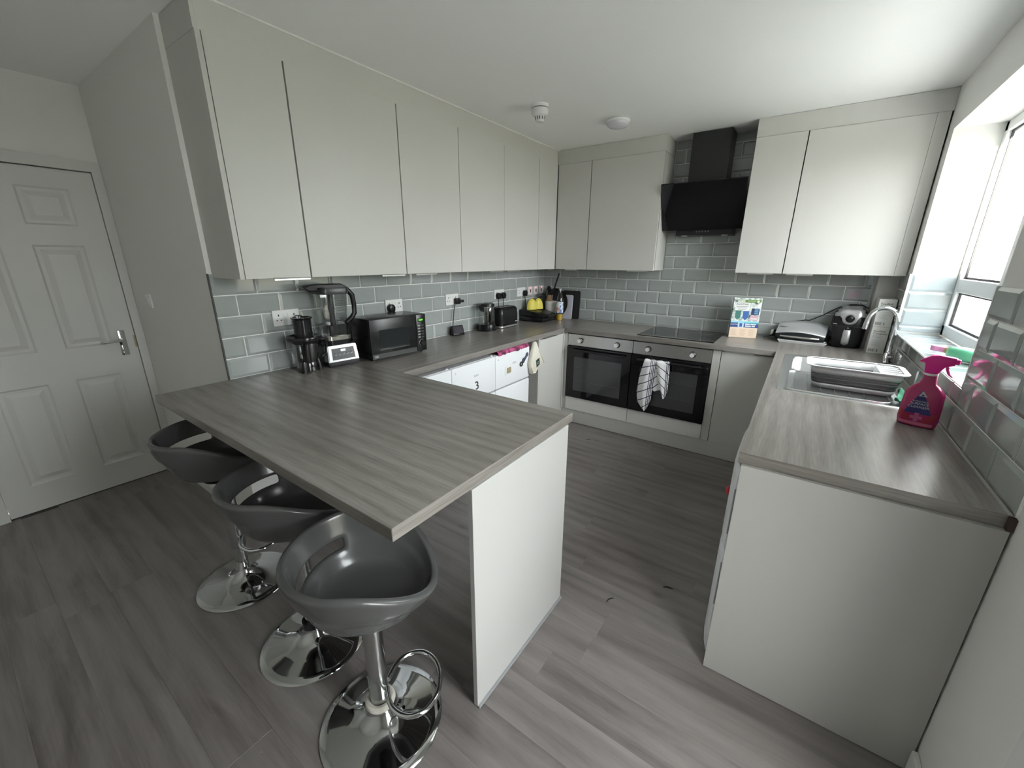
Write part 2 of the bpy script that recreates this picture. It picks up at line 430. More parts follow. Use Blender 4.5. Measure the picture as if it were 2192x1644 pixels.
# plastic tile edge trims at the end of each tiled stretch
def trim(n, x0, x1, y0, y1, z0, z1): return struct(bx(n, UPVC, None, x0, x1, y0, y1, z0, z1), 'thin white plastic tile edge trim', 'trim')
trim('trim_2', W - .010, W + .004, YFJ - .005, YFJ + .005, H + p_ * 1.65, H + 5 * p_)
trim('trim_3', W - .010, W + .001, YN - .004, YN + .004, ZS - .002, H + 5 * p_)
struct(bx('trim_4', mat('dark_tile_trim', (.06, .06, .06), .4), None, -.002, .010, YC - .003, YC + .003, H, H + 5 * p_), 'thin dark metal tile edge trim at the wall end', 'trim')
trim('trim_5', 2.729, 2.742, -.012, -.001, H, ZB)

# ---------------------------------------------------------------- window
win = root('window_1', 'white plastic framed kitchen window above the sink', 'window', (XO, (YN + YFJ) / 2, ZS))
def wbx(n, m, par, *a, bev=.004): return wbox(n, m, par, *a, bev=bev)
bpy.context.view_layer.update()
bm = new(); fx0, fx1 = XO, XO + .065
for a in ((YN, YFJ, ZS, 1.147 - .0), (YN, YFJ, 2.165, ZH), (YN, YN + .05, ZS, ZH), (YFJ - .045, YFJ, ZS, ZH)):
    box(bm, fx0, fx1, a[0], a[1], a[2], a[3], .004)
wobj('frame', bm, UPVC, win)
wbx('transom', UPVC, win, fx0 + .001, fx1 - .002, YN + .04, YFJ - .04, 1.339, 1.415)
wbx('mullion', UPVC, win, fx0 + .0005, fx1 - .001, -1.142, -1.082, 1.10, 2.19)
for (a, b, c, d) in ((-1.082, -.466, 1.147, 1.339), (-1.082, -.466, 1.415, 2.165), (-1.843, -1.142, 1.147, 1.339), (-1.843, -1.142, 1.415, 2.165)):
    pn = wbx('pane', GLASS, win, fx0 + .028, fx0 + .034, a, b, c, d, bev=0)
    bm = new()
    for q in ((a, b, c, c + .010), (a, b, d - .010, d), (a, a + .010, c, d), (b - .010, b, c, d)): box(bm, fx0 + .018, fx0 + .027, *q)
    wobj('seal', bm, BLACKM, pn)

# ---------------------------------------------------------------- patio door (right wall, beside the camera)
pat = root('door_2', 'white glazed garden door in the window wall', 'door', (XO - .05, (PY0 + PY1) / 2, 0))
bpy.context.view_layer.update()
bm = new(); a0, a1 = XO - .06, XO + .01
for q in ((PY0, PY0 + .07, 0, PZ), (PY1 - .07, PY1, 0, PZ), (PY0, PY1, PZ - .07, PZ), (PY0, PY1, 0, .05)): box(bm, a0, a1, *q, .004)
wobj('frame', bm, UPVC, pat)
for q in ((PY0 + .07, PY1 - .07),): wbx('pane', GLASS, pat, a0 + .03, a0 + .036, q[0], q[1], .05, PZ - .07, bev=0)
trim('trim_6', W - .018, W + .002, PY1 - .005, PY1 + .055, 0, PZ + .05)

# ---------------------------------------------------------------- panelled door
door = root('door_1', 'white six-panel interior door with chrome lever handle', 'door', (XD, (DY0 + DY1) / 2, 0))
DOORM = mat('door_paint', (.66, .66, .64), .42, noise=.01, nscale=6)
bpy.context.view_layer.update(); di = door.matrix_world.inverted()
LY0, LY1 = -3.946, -3.174
rows = [(.172, .772), (.968, 1.575), (1.685, 1.89)]; cols = [(-3.832, -3.62), (-3.505, -3.29)]
bm = new(); xf, xb = XD - .004, XD - .04
ys = [LY0, cols[0][0], cols[0][1], cols[1][0], cols[1][1], LY1]; zs = [.006, rows[0][0], rows[0][1], rows[1][0], rows[1][1], rows[2][0], rows[2][1], 1.99]
for i in range(5):
    for j in range(7):
        if i in (1, 3) and j in (1, 3, 5): continue
        box(bm, xb, xf, ys[i], ys[i + 1], zs[j], zs[j + 1])
bmesh.ops.remove_doubles(bm, verts=bm.verts, dist=1e-5)
leaf = obj('leaf', bm, DOORM, door); leaf.matrix_parent_inverse = di
for (z0, z1) in rows:
    for (y0, y1) in cols:
        bm = new(); rg = []
        for ins, dep in ((0, 0), (.010, -.010), (.026, -.010), (.052, -.001)):
            rg.append([(xf + dep, y0 + ins, z0 + ins), (xf + dep, y1 - ins, z0 + ins), (xf + dep, y1 - ins, z1 - ins), (xf + dep, y0 + ins, z1 - ins)])
        loft(bm, rg, cap0=False)
        o = obj('panel', bm, DOORM, door); o.matrix_parent_inverse = di
bm = new()
for q in ((DY0 - .055, DY0 + .002, 0, DZ - .002), (DY1 - .002, YC - .001, 0, DZ - .002), (DY0 - .055, YC - .001, DZ - .002, DZ + .055)): box(bm, XD - .001, XD + .016, *q)
o = obj('architrave', bm, DOORM, door); o.matrix_parent_inverse = di
bm = new()
for q in ((DY0, DY0 + .003, 0, DZ), (DY1 - .003, DY1, 0, DZ), (DY0, DY1, DZ - .004, DZ)): box(bm, XD - .12, XD - .045, *q)
o = obj('door_lining', bm, DOORM, door); o.matrix_parent_inverse = di
bm = new(); box(bm, XD - .004, XD + .003, -3.262, -3.222, .885, 1.05, .003, 2)
hp = obj('backplate', bm, CHROME, door, True); hp.matrix_parent_inverse = di
bm = new(); tube(bm, [(XD + .002, -3.243, .99), (XD + .045, -3.243, .99), (XD + .052, -3.25, .99), (XD + .052, -3.345, .986)], [.009, .009, .009, .007], 12)
o = obj('lever', bm, CHROME, door, True); o.matrix_parent_inverse = di
bm = new(); box(bm, XD - .003, XD + .0005, LY1 - .010, LY1 - .002, .93, 1.01); o = obj('latch_plate', bm, mat('brass', (.35, .28, .16), .3, 1.), door); o.matrix_parent_inverse = di

# ---------------------------------------------------------------- garden outside
struct(bx('lawn', mat('grass', (.19, .22, .15), .9, noise=.3, nscale=8), None, 7.0, 30, -16, 14, -.3, -.2), 'garden lawn outside the window', 'lawn')
struct(bx('patio', mat('paving', (.62, .61, .585), .85, noise=.1, nscale=3), None, XD - 6, 7.0, -16, 14, -.3, -.19), 'pale paved patio outside the window, added to bounce light indoors', 'patio')  # paving added over the grass, kept pale to bounce daylight onto the ceiling
FEN = wood('fence_timber', 2, (.30, .26, .21), (.40, .35, .29), (.50, .45, .38), 6.)
def fence(label, p0, p1, h, grp):
    f = thing('garden_fence', label, 'fence', (p0[0], p0[1], -.2), 0, grp)
    d = Vector((p1[0] - p0[0], p1[1] - p0[1], 0)); n = int(d.length / .15); u = d.normalized(); v = Vector((-u.y, u.x, 0))
    bm = new(); box(bm, 0, .145, -.009, .009, 0, h, .002); me = bpy.data.meshes.new('board'); bm.to_mesh(me); bm.free(); me.materials.append(FEN)
    for i in range(n):
        q = u * (i * .15)
        inst('board', me, f, Matrix(((u.x, v.x, 0, q.x), (u.y, v.y, 0, q.y), (0, 0, 1, 0), (0, 0, 0, 1))))
    bm = new(); box(bm, 0, d.length, .01, .05, .4, .47); box(bm, 0, d.length, .01, .05, h - .4, h - .33)
    me = bpy.data.meshes.new('rail'); bm.to_mesh(me); bm.free(); me.materials.append(FEN)
    inst('rail', me, f, Matrix(((u.x, v.x, 0, 0), (u.y, v.y, 0, 0), (0, 0, 1, 0), (0, 0, 0, 1))))
    return f
fence('timber board fence across the end of the garden', (10.5, -9), (10.5, 9), 1.75, None)
fence('unseen timber board fence added on the near side to block low sun', (3.25, -6.2), (10.4, -6.2), 2.44, None)  # added out of view; its height keeps low sun off the jamb tiles
def tree(x, y, h, s, label):
    t = thing('garden_tree', label, 'tree', (x, y, -.2))
    bm = new(); tube(bm, [(0, 0, 0), (.05, .03, h * .35), (-.05, .05, h * .7)], [.14, .10, .05], 8); obj('trunk', bm, mat('bark', (.12, .09, .06), .9), t)
    bm = new(); rr = random.Random(int(x * 10))
    for i in range(2600):
        a, b = rr.uniform(0, 2 * PI), math.acos(rr.uniform(-1, 1)); q = rr.uniform(.45, 1) ** .5 * s * (1 + .25 * math.sin(3 * a + 2 * b))
        c = Vector((q * math.sin(b) * math.cos(a), q * math.sin(b) * math.sin(a), h * .7 + q * math.cos(b) * .9))
        u = Vector((rr.gauss(0, 1), rr.gauss(0, 1), rr.gauss(0, 1))).normalized(); v = u.orthogonal().normalized() * .06; u = u * .11
        bm.faces.new([bm.verts.new(c + k) for k in (-u, v, u, -v)])
    f = obj('foliage', bm, mat('leaf_green', (.13, .22, .07), .6, noise=.3, nscale=3), t); f['kind'] = 'stuff'
    return t
tree(9.2, 3.4, 3.6, 1.5, 'leafy garden tree seen through the kitchen window')
# ================================================================== FITTED KITCHEN
EDGE = mat('handle_aluminium', (.62, .62, .61), .3, 1.)
def handle_y(par, x, y0, y1, z, up=False):   # slim edge-pull on a door facing +x
    bm = new(); s = -1 if up else 1
    prism(bm, [(x - .016, z + .002*s), (x + .004, z + .002*s), (x + .010, z - .003*s), (x + .010, z - .010*s), (x + .0075, z - .010*s), (x + .0075, z - .0045*s), (x + .003, z - .0005*s), (x - .016, z - .0005*s)], y0, y1, 'y')
    return wobj('handle', bm, EDGE, par)
def handle_x(par, y, x0, x1, z, up=False):   # on a door facing -y
    bm = new(); s = -1 if up else 1
    prism(bm, [(y + .016, z + .002*s), (y - .004, z + .002*s), (y - .010, z - .003*s), (y - .010, z - .010*s), (y - .0075, z - .010*s), (y - .0075, z - .0045*s), (y - .003, z - .0005*s), (y + .016, z - .0005*s)], x0, x1, 'x')
    return wobj('handle', bm, EDGE, par)
G = .0024
# ---- wall cabinets on the left wall
units = [(-3.088, -2.783, [(-3.088, -2.783, (-2.968, -2.795))], 'narrow wall cabinet above the blender, at the open end of the left row'),
         (-2.783, -2.166, [(-2.783, -2.166, (-2.36, -2.19))], 'wide wall cabinet above the microwave, second from the open end'),
         (-2.166, -1.658, [(-2.166, -1.658, (-2.10, -1.92))], 'wall cabinet above the small black display, third from the open end'),
         (-1.658, -.629, [(-1.658, -1.143, (-1.34, -1.17)), (-1.143, -.629, (-1.115, -.93))], 'double wall cabinet above the kettle and toaster'),
         (-.629, -.304, [(-.629, -.306, (-.45, -.35))], 'narrow wall cabinet in the corner of the left wall')]
wg = 'grey handleless wall cabinets'
for y0, y1, doors, lab in units:
    c = thing('wall_cabinet', lab, 'cabinet', (.15, (y0 + y1) / 2, ZB), 0, wg)
    wbox('carcass', CARC, c, .001, DC - .032, y0 + .0005, y1 - .0005, ZB + .004, ZT - .003)
    for a, b, hd in doors:
        g = G if not (len(doors) == 2) else (G * .45)
        GG = lambda v, q: .0036 if v in (-2.783, -2.166) else q
        d = wbox('door', CAB, c, DC - .0185, DC, a + (GG(a, G) if a == y0 else g), b - (GG(b, G) if b == y1 else g), ZB, ZT - .0012, bev=.0007)
        handle_y(d, DC, hd[0], hd[1], ZB)
ep = thing('end_panel', 'grey end panel closing the left row of wall cabinets', 'panel', (.15, -3.098, ZB))
wbox('panel', CAB, ep, .001, DC + .0005, -3.108, -3.0885, ZB - .001, ZT - .001, bev=.0008)
wbox('filler', CAB, ep, .001, DC - .006, -3.108, -3.095, ZT, ZC - .003)
# ---- wall cabinets on the back wall
bu = [(.304, .635, (.42, .54), 'narrow wall cabinet in the corner of the back wall'), (.635, 1.2575, (1.03, 1.21), 'wall cabinet on the back wall left of the extractor hood'),
      (1.8786, 2.1855, (1.965, 2.13), 'narrow wall cabinet on the back wall right of the extractor hood'), (2.1855, 2.795, (2.21, 2.37), 'wide wall cabinet on the back wall next to the window')]
for x0, x1, hd, lab in bu:
    c = thing('wall_cabinet', lab, 'cabinet', ((x0 + x1) / 2, -.15, ZB), 0, wg)
    wbox('carcass', CARC if x0 < 1 and x1 < 1 or x0 > 2 else CAB, c, x0 + .0005, x1 - .0005, -DC + .032, -.0125, ZB + .002, ZT - .002)
    GG = lambda v, q: .0036 if v in (.304, .635, 2.1855) else q
    d = wbox('door', CAB, c, x0 + GG(x0, G), x1 - GG(x1, G), -DC, -DC + .0185, ZB, ZT - .0012, bev=.0007)
    handle_x(d, -DC, hd[0], hd[1], ZB)
fl = thing('filler_panel', 'narrow grey filler panel between the wall cabinet and the window wall', 'panel', (2.83, -.29, ZB))
wbox('panel', CAB, fl, 2.7938, W - .009, -DC + .001, -DC + .019, ZB, ZT - .001)
# ---- fascia above the wall cabinets
cf = thing('cornice_panel', 'grey fascia between the left wall cabinets and the ceiling', 'fascia', (.15, -1.7, ZT))
wbox('board', CAB, cf, DC - .024, DC - .006, -3.0945, -DC + .006, ZT + .0008, ZC - .002)
wbox('scribe_bead', WHITE, cf, DC - .012, DC + .002, -3.094, -DC + .01, ZC - .008, ZC - .0005)
cf = thing('cornice_panel', 'grey fascia above the back wall cabinets left of the hood', 'fascia', (.78, -.29, ZT))
bm = new(); box(bm, DC - .005, 1.2575, -DC + .006, -DC + .024, ZT + .0008, ZC - .002); box(bm, 1.2395, 1.2575, -DC + .024, -.0095, ZT + .0008, ZC - .002); wobj('board', bm, CAB, cf)
cf = thing('cornice_panel', 'grey fascia above the wall cabinets next to the window', 'fascia', (2.37, -.29, ZT))
bm = new(); box(bm, 1.8786, W - .001, -DC + .006, -DC + .024, ZT + .0008, ZC - .002); box(bm, 1.8786, 1.8966, -DC + .024, -.0095, ZT + .0008, ZC - .002); wobj('board', bm, CAB, cf)

# ---- worktops
DL, DB, XR = .607, .628, 2.254
XP, YP1, YP2 = 1.648, -3.429, -2.509
w = tag(edge_banded(bx('worktop', WOODX, None, .0, XP, YP1, YP2, H - T, H, .0015), WOODX, WOODY), 'grey oak breakfast bar worktop of the peninsula', 'worktop', 'grey oak laminate worktops')
w = tag(bx('worktop', WOODY, None, .004, DL, YP2 + .0004, -.004, H - T, H, .0012), 'grey oak worktop along the left wall under the appliances', 'worktop', 'grey oak laminate worktops')
w = tag(bx('worktop', WOODX, None, DL + .0004, XR - .0004, -DB, -.004, H - T, H, .0012), 'grey oak worktop over the two ovens with the hob', 'worktop', 'grey oak laminate worktops')
YR = -2.5065
# right worktop has a cut-out for the sink bowl
SX0, SX1, SY0, SY1 = 2.35, 2.72, -1.16, -.735
bm = new()
for q in ((XR, W - .004, YR, SY0), (XR, W - .004, SY1, -.004), (XR, SX0, SY0, SY1), (SX1, W - .004, SY0, SY1)): box(bm, q[0], q[1], q[2], q[3], H - T, H)
bmesh.ops.remove_doubles(bm, verts=bm.verts, dist=1e-5)
w = tag(edge_banded(obj('worktop', bm, WOODY), WOODY, WOODX), 'grey oak worktop around the sink under the window', 'worktop', 'grey oak laminate worktops')
# silicone bead where the worktop meets the window wall
struct(bx('trim_7', mat('silicone', (.5, .5, .48), .4), None, W - .013, W - .008, YR, -.13, H - .0005, H + .004), 'silicone bead between the worktop and the tiled window wall', 'trim')
# ---- peninsula support panel
pp = thing('end_panel', 'off-white support panel standing under the breakfast bar', 'panel', (1.64, -2.85, 0))
PEN = mat('white_panel', (.45, .45, .438), .4, noise=.012, nscale=3)
wbox('panel', PEN, pp, 1.6345, XP + .004, -3.149, -2.551, .004, H - T - .0005, bev=.0008)
wbox('bead', RUBBER, pp, XP + .0045, XP + .012, -3.149, -2.551, .0005, .010)
# ---- right end panel
rp = thing('end_panel', 'grey end panel of the sink worktop facing the room', 'panel', (2.56, -2.51, 0))
wbox('panel', mat('grey_panel', (.42, .415, .40), .42, noise=.015, nscale=4), rp, 2.267, 2.8555, -2.5225, -2.503, .003, H - T - .0005, bev=.0008)
wbox('packer', mat('dark_wood_packer', (.05, .03, .028), .7), rp, 2.8475, 2.8605, -2.5225, -2.5072, H - T + .001, H - .002)

# ---- base units on the back run
FY = -.602
def base_door(par, x0, x1, hd=None):
    d = wbox('door', CAB, par, x0 + G, x1 - G, FY, FY + .0185, .131, H - T - .012, bev=.0007)
    if hd: handle_x(d, FY, hd[0], hd[1], H - T - .012, True)
ff = thing('corner_post', 'grey corner post between the left units and the first oven', 'panel', (.615, -.6, 0))
bm = new(); box(bm, .588, .634, FY + .002, FY + .02, .131, H - T - .002); box(bm, .588, .603, -.632, FY + .003, .131, H - T - .002); wobj('post', bm, CAB, ff)
oven_lab = ['built-under black glass oven next to the left corner', 'built-under black glass oven with the tea towel, below the hob']
OV = [(.6365, 1.2455), (1.2475, 1.8575)]
OVG = mat('oven_window', (.06, .063, .063), .10, spec=.5)
for i, (x0, x1) in enumerate(OV):
    ov = thing('oven', oven_lab[i], 'oven', ((x0 + x1) / 2, -.33, .13), 0, 'built-under ovens')
    wbox('body', STEELD, ov, x0 + .01, x1 - .01, -.57, -.03, .145, H - T - .006)
    cp = wbox('control_panel', STEEL, ov, x0 + .0015, x1 - .0015, FY - .002, -.57, .757, .860, bev=.0015)
    for kx in (x0 + .128, x1 - .138):
        bm = new(); tube(bm, [(kx, FY - .002, .808), (kx, FY - .012, .808), (kx, FY - .013, .808), (kx, FY - .036, .808)], [.021, .021, .0195, .018], 24)
        kb = wobj('knob', bm, CHROME, cp, True)
        bm = new(); tube(bm, [(kx, FY - .0362, .808), (kx, FY - .0368, .808)], .0165, 20); wobj('knob_cap', bm, mat('knob_face', (.80, .81, .82), .35, .2), kb)
        bm = new(); tube(bm, [(kx, FY - .0021, .808), (kx, FY - .006, .808)], .025, 24); wobj('knob_shadow_ring', bm, BLACK, kb)  # black disc stands in for the shadow around the knob
    dr = wbox('door', BGLASS, ov, x0 + .002, x1 - .002, FY - .018, -.572, .262, .751, bev=.002)
    wx0, wx1, wz0, wz1 = x0 + .078, x1 - .078, .335, .655
    wbox('window', OVG, dr, wx0, wx1, FY - .0188, FY - .0178, wz0, wz1)
    bm = new()
    for zr in (.43, .56): tube(bm, [(wx0 + .02, FY - .0195, zr), (wx1 - .02, FY - .0195, zr)], .0012, 6)
    wobj('shelf_line', bm, mat('shelf_line', (.10, .105, .105), .3), dr)
    bm = new(); tube(bm, [(x0 + .055, FY - .05, .722), (x1 - .055, FY - .05, .722)], .0095, 14)
    for hx in (x0 + .075, x1 - .075): box(bm, hx - .009, hx + .009, FY - .05, FY - .016, .715, .729)
    wobj('handle', bm, BLACK, dr, True)
    dw = thing('oven_drawer_panel', ['grey panel under the oven next to the left corner', 'grey panel under the oven with the tea towel'][i], 'panel', ((x0 + x1) / 2, -.55, .131), 0, 'panels under the ovens')
    wbox('panel', mat('pale_panel', (.76, .755, .735), .38), dw, x0 + .001, x1 - .001, FY - .003, FY + .016, .132, .257, bev=.0008)
ff = thing('filler_panel', 'grey filler strip right of the second oven', 'panel', (1.886, -.59, 0))
wbox('panel', CAB, ff, 1.859, 1.9135, FY + .001, FY + .019, .131, H - T - .001)
c = thing('base_cabinet', 'grey base cabinet right of the ovens in the far corner', 'cabinet', (2.1, -.33, 0), 0, 'grey base cabinets')
wbox('carcass', CARC, c, 1.916, 2.265, FY + .022, -.02, .12, H - T - .0005)
base_door(c, 1.9155, 2.266, (1.935, 2.125))
pl = thing('plinth', 'grey plinth along the floor below the ovens', 'plinth', (1.4, -.59, 0))
wbox('board', CAB, pl, .60, 2.262, FY + .003, FY + .019, .002, .1295)
# base cabinet + fridges in the left run
c = thing('base_cabinet', 'grey base cabinet beside the hanging bag, left of the ovens', 'cabinet', (.3, -.85, 0), 0, 'grey base cabinets')
wbox('carcass', CAB, c, .04, .578, -1.062, -.634, .13, H - T - .0005)
wbox('side_edge', CAB, c, .5785, .600, -1.062, -1.044, .13, H - T - .001)
d = wbox('door', CAB, c, .5815, .600, -1.042, -.6345, .131, H - T - .012, bev=.0007)
handle_y(d, .600, -.98, -.76, H - T - .012, True)
wbox('plinth_board', CAB, c, .580, .598, -1.062, -.603, .002, .1295)
FR = [(-2.58, -2.1185), (-2.1165, -1.6595), (-1.6575, -1.204)]
flab = ['white under-counter fridge nearest the breakfast bar, mostly hidden', 'white under-counter fridge with the large black number 3', 'white under-counter fridge with magnets and the bag hanging on its corner']
for i, (y0, y1) in enumerate(FR):
    f = thing('fridge', flab[i], 'fridge', (.33, (y0 + y1) / 2, 0), 0, 'white under-counter fridges')
    wbox('body', WHITEP, f, .05, .552, y0 + .004, y1 - .004, .03, .825, bev=.004)
    wbox('lid', mat('fridge_top', (.62, .62, .64), .4), f, .05, .585, y0 + .003, y1 - .003, .826, .842, bev=.004)
    wbox('upper_door', WHITEP, f, .556, .600, y0 + .0015, y1 - .0015, .5835, .838, bev=.006, seg=3, smooth=True)
    wbox('lower_door', WHITEP, f, .556, .600, y0 + .0015, y1 - .0015, .06, .5715, bev=.006, seg=3, smooth=True)
    wbox('door_gap_seal', RUBBER, f, .553, .590, y0 + .006, y1 - .006, .572, .583)
    bm = new(); tube(bm, [(.575, y1 - .02, .838), (.575, y1 - .02, .848)], .009, 10); wobj('hinge_cap', bm, WHITEP, f)
    wbox('rear_strip', WHITEP, f, .30, .312, y0 + .01, y1 - .03, .842, .851)
    if i:
        text('brand_text', 'BUSH', .018, (.6006, (y0 + y1) / 2 + .01, .745), Y_, Z_, GREYINK, f)
text('number_sticker', '3', .018, (.6006, -2.083, .803), Y_, Z_, GREYINK, None)
for o in [x for x in bpy.data.objects if x.name.startswith('number_sticker')]:
    wpar(o, bpy.data.objects['fridge.001'])
for o in [x for x in bpy.data.objects if x.name.startswith('brand_text')]: o.matrix_parent_inverse = wm(o.parent).inverted()
wpar(text('number_sticker', '4', .018, (.6006, -1.625, .803), Y_, Z_, GREYINK, None), bpy.data.objects['fridge.002'])
bd = thing('letter_magnet', 'large black number 3 stuck on the middle fridge door', 'magnet', (.6012, -1.873, .672))
wpar(text('numeral', '3', .085, (.6018, -1.873, .672), (0, 1, .12), (0, -.12, 1), INK, None, ext=.0016), bd)

# ---- right run: freezer behind the end panel, sink units
fz = thing('freezer', 'white under-counter freezer with bowed doors and grey side grips beside the end panel', 'freezer', (2.5, -2.23, 0))
wbox('body', WHITEP, fz, 2.29, 2.82, -2.497, -1.955, .03, .845, bev=.006)
def bowed(z0, z1, n):
    rings = []
    prof = [(z0, .012), (z0 + .012, .002), (z0 + .03, 0), (z1 - .03, 0), (z1 - .012, .002), (z1, .012)]
    for z, ins in prof:
        ring = []
        for k in range(13):
            t = k / 12; y = -2.498 + .54 * t; bow = .026 * (1 - (2 * t - 1) ** 4) 
            ring.append((2.262 - bow + ins * .8, y, z))
        rings.append(ring + [(2.288, -1.958, z), (2.288, -2.498, z)])
    bm = new(); loft(bm, rings); return wobj(n, bm, WHITEP, fz, True, 50)
ud = bowed(.515, .842, 'upper_door'); ld = bowed(.045, .50, 'lower_door')
for par, z0, z1 in ((ud, .59, .77), (ld, .28, .47)):
    bm = new(); box(bm, 2.2605, 2.276, -2.5005, -2.496, z0, z1, .002); wobj('grip', RUBBER and bm, RUBBER, par)
for q in (-2.47, -1.98):
    bm = new(); tube(bm, [(2.33, q, .001), (2.33, q, .03)], .018, 10); wobj('foot', bm, BLACK, fz)
mg = thing('fridge_magnet', 'small red round magnet on the freezer door', 'magnet', (2.232, -2.33, .67))
bm = new(); sphere(bm, (2.231, -2.33, .67), .017, 12, 6, (.45, 1, 1)); wobj('body', bm, mat('red_plastic', (.45, .02, .03), .35), mg, True)
for y0, y1, lab in ((-1.953, -1.655, 'grey base cabinet next to the freezer under the sink worktop'), (-1.653, -.63, 'grey double base cabinet under the sink')):
    c = thing('base_cabinet', lab, 'cabinet', (2.55, (y0 + y1) / 2, 0), 0, 'grey base cabinets')
    low = y0 > -1.66
    wbox('carcass', CARC, c, 2.292, 2.84, y0 + .001, y1 - .001, .12, .70 if low else H - T - .0005)
    for a, b in (((y0, y1),) if not low else ((y0, (y0 + y1) / 2), ((y0 + y1) / 2, y1))):
        d = wbox('door', CAB, c, 2.2715, 2.290, a + G, b - G, .131, H - T - .012, bev=.0007)
        bm = new(); s = 1
        prism(bm, [(2.2715 + .016, H-T-.014), (2.2715 - .010, H-T-.014), (2.2715 - .010, H-T-.004), (2.2715 + .016, H-T-.010)], b - .22, b - .04, 'y'); wobj('handle', bm, EDGE, d)
    wbox('plinth_board', CAB, c, 2.305, 2.32, y0, y1, .002, .119)

# ---- hob
hb = thing('hob', 'black glass induction hob set in the worktop over the second oven', 'hob', (1.556, -.325, H))
wbox('glass', BGLASS, hb, 1.262, 1.850, -.582, -.062, H + .0005, H + .006, bev=.0015)
bm = new()
for cx, cy, r in ((1.41, -.44, .09), (1.41, -.19, .075), (1.69, -.44, .075), (1.69, -.19, .09)):
    pts = [(cx + r * math.cos(2*PI*k/40), cy + r * math.sin(2*PI*k/40), H + .0062) for k in range(40)]
    tube(bm, pts, .0006, 4, True)
wobj('zone_marking', bm, mat('hob_marking', (.12, .12, .12), .4), hb)

# ---- extractor hood
hd = thing('extractor_hood', 'black angled glass extractor hood with chimney on the tiled wall', 'hood', (1.565, -.01, 1.70))
bm = new(); prism(bm, [(-.345, 2.078), (-.333, 2.088), (-.162, 1.752), (-.174, 1.742)], 1.262, 1.874, 'x', .002); wobj('front_panel', bm, BGLASS, hd)
bm = new(); prism(bm, [(-.012, 2.075), (-.318, 2.075), (-.165, 1.765), (-.012, 1.765)], 1.29, 1.846, 'x'); wobj('body', bm, BLACK, hd)
bm = new(); prism(bm, [(-.012, 1.762), (-.165, 1.762), (-.158, 1.706), (-.012, 1.700)], 1.372, 1.800, 'x', .002); cb = wobj('control_box', bm, BLACK, hd)
for k in range(5):
    bm = new(); xx = 1.535 + k * .022; box(bm, xx - .005, xx + .005, -.168, -.158, 1.728, 1.738); wobj('button', bm, mat('button_grey', (.08, .08, .085), .4), cb)
for xx in (1.43, 1.74):
    bm = new(); tube(bm, [(xx, -.11, 1.7065), (xx, -.11, 1.700)], .026, 18); wobj('lamp', bm, mat('hood_lamp', (.75, .75, .72), .3), cb)
wbox('chimney', mat('black_satin', (.015, .016, .016), .35), hd, 1.428, 1.706, -.205, -.012, 2.07, ZC - .004, bev=.002)
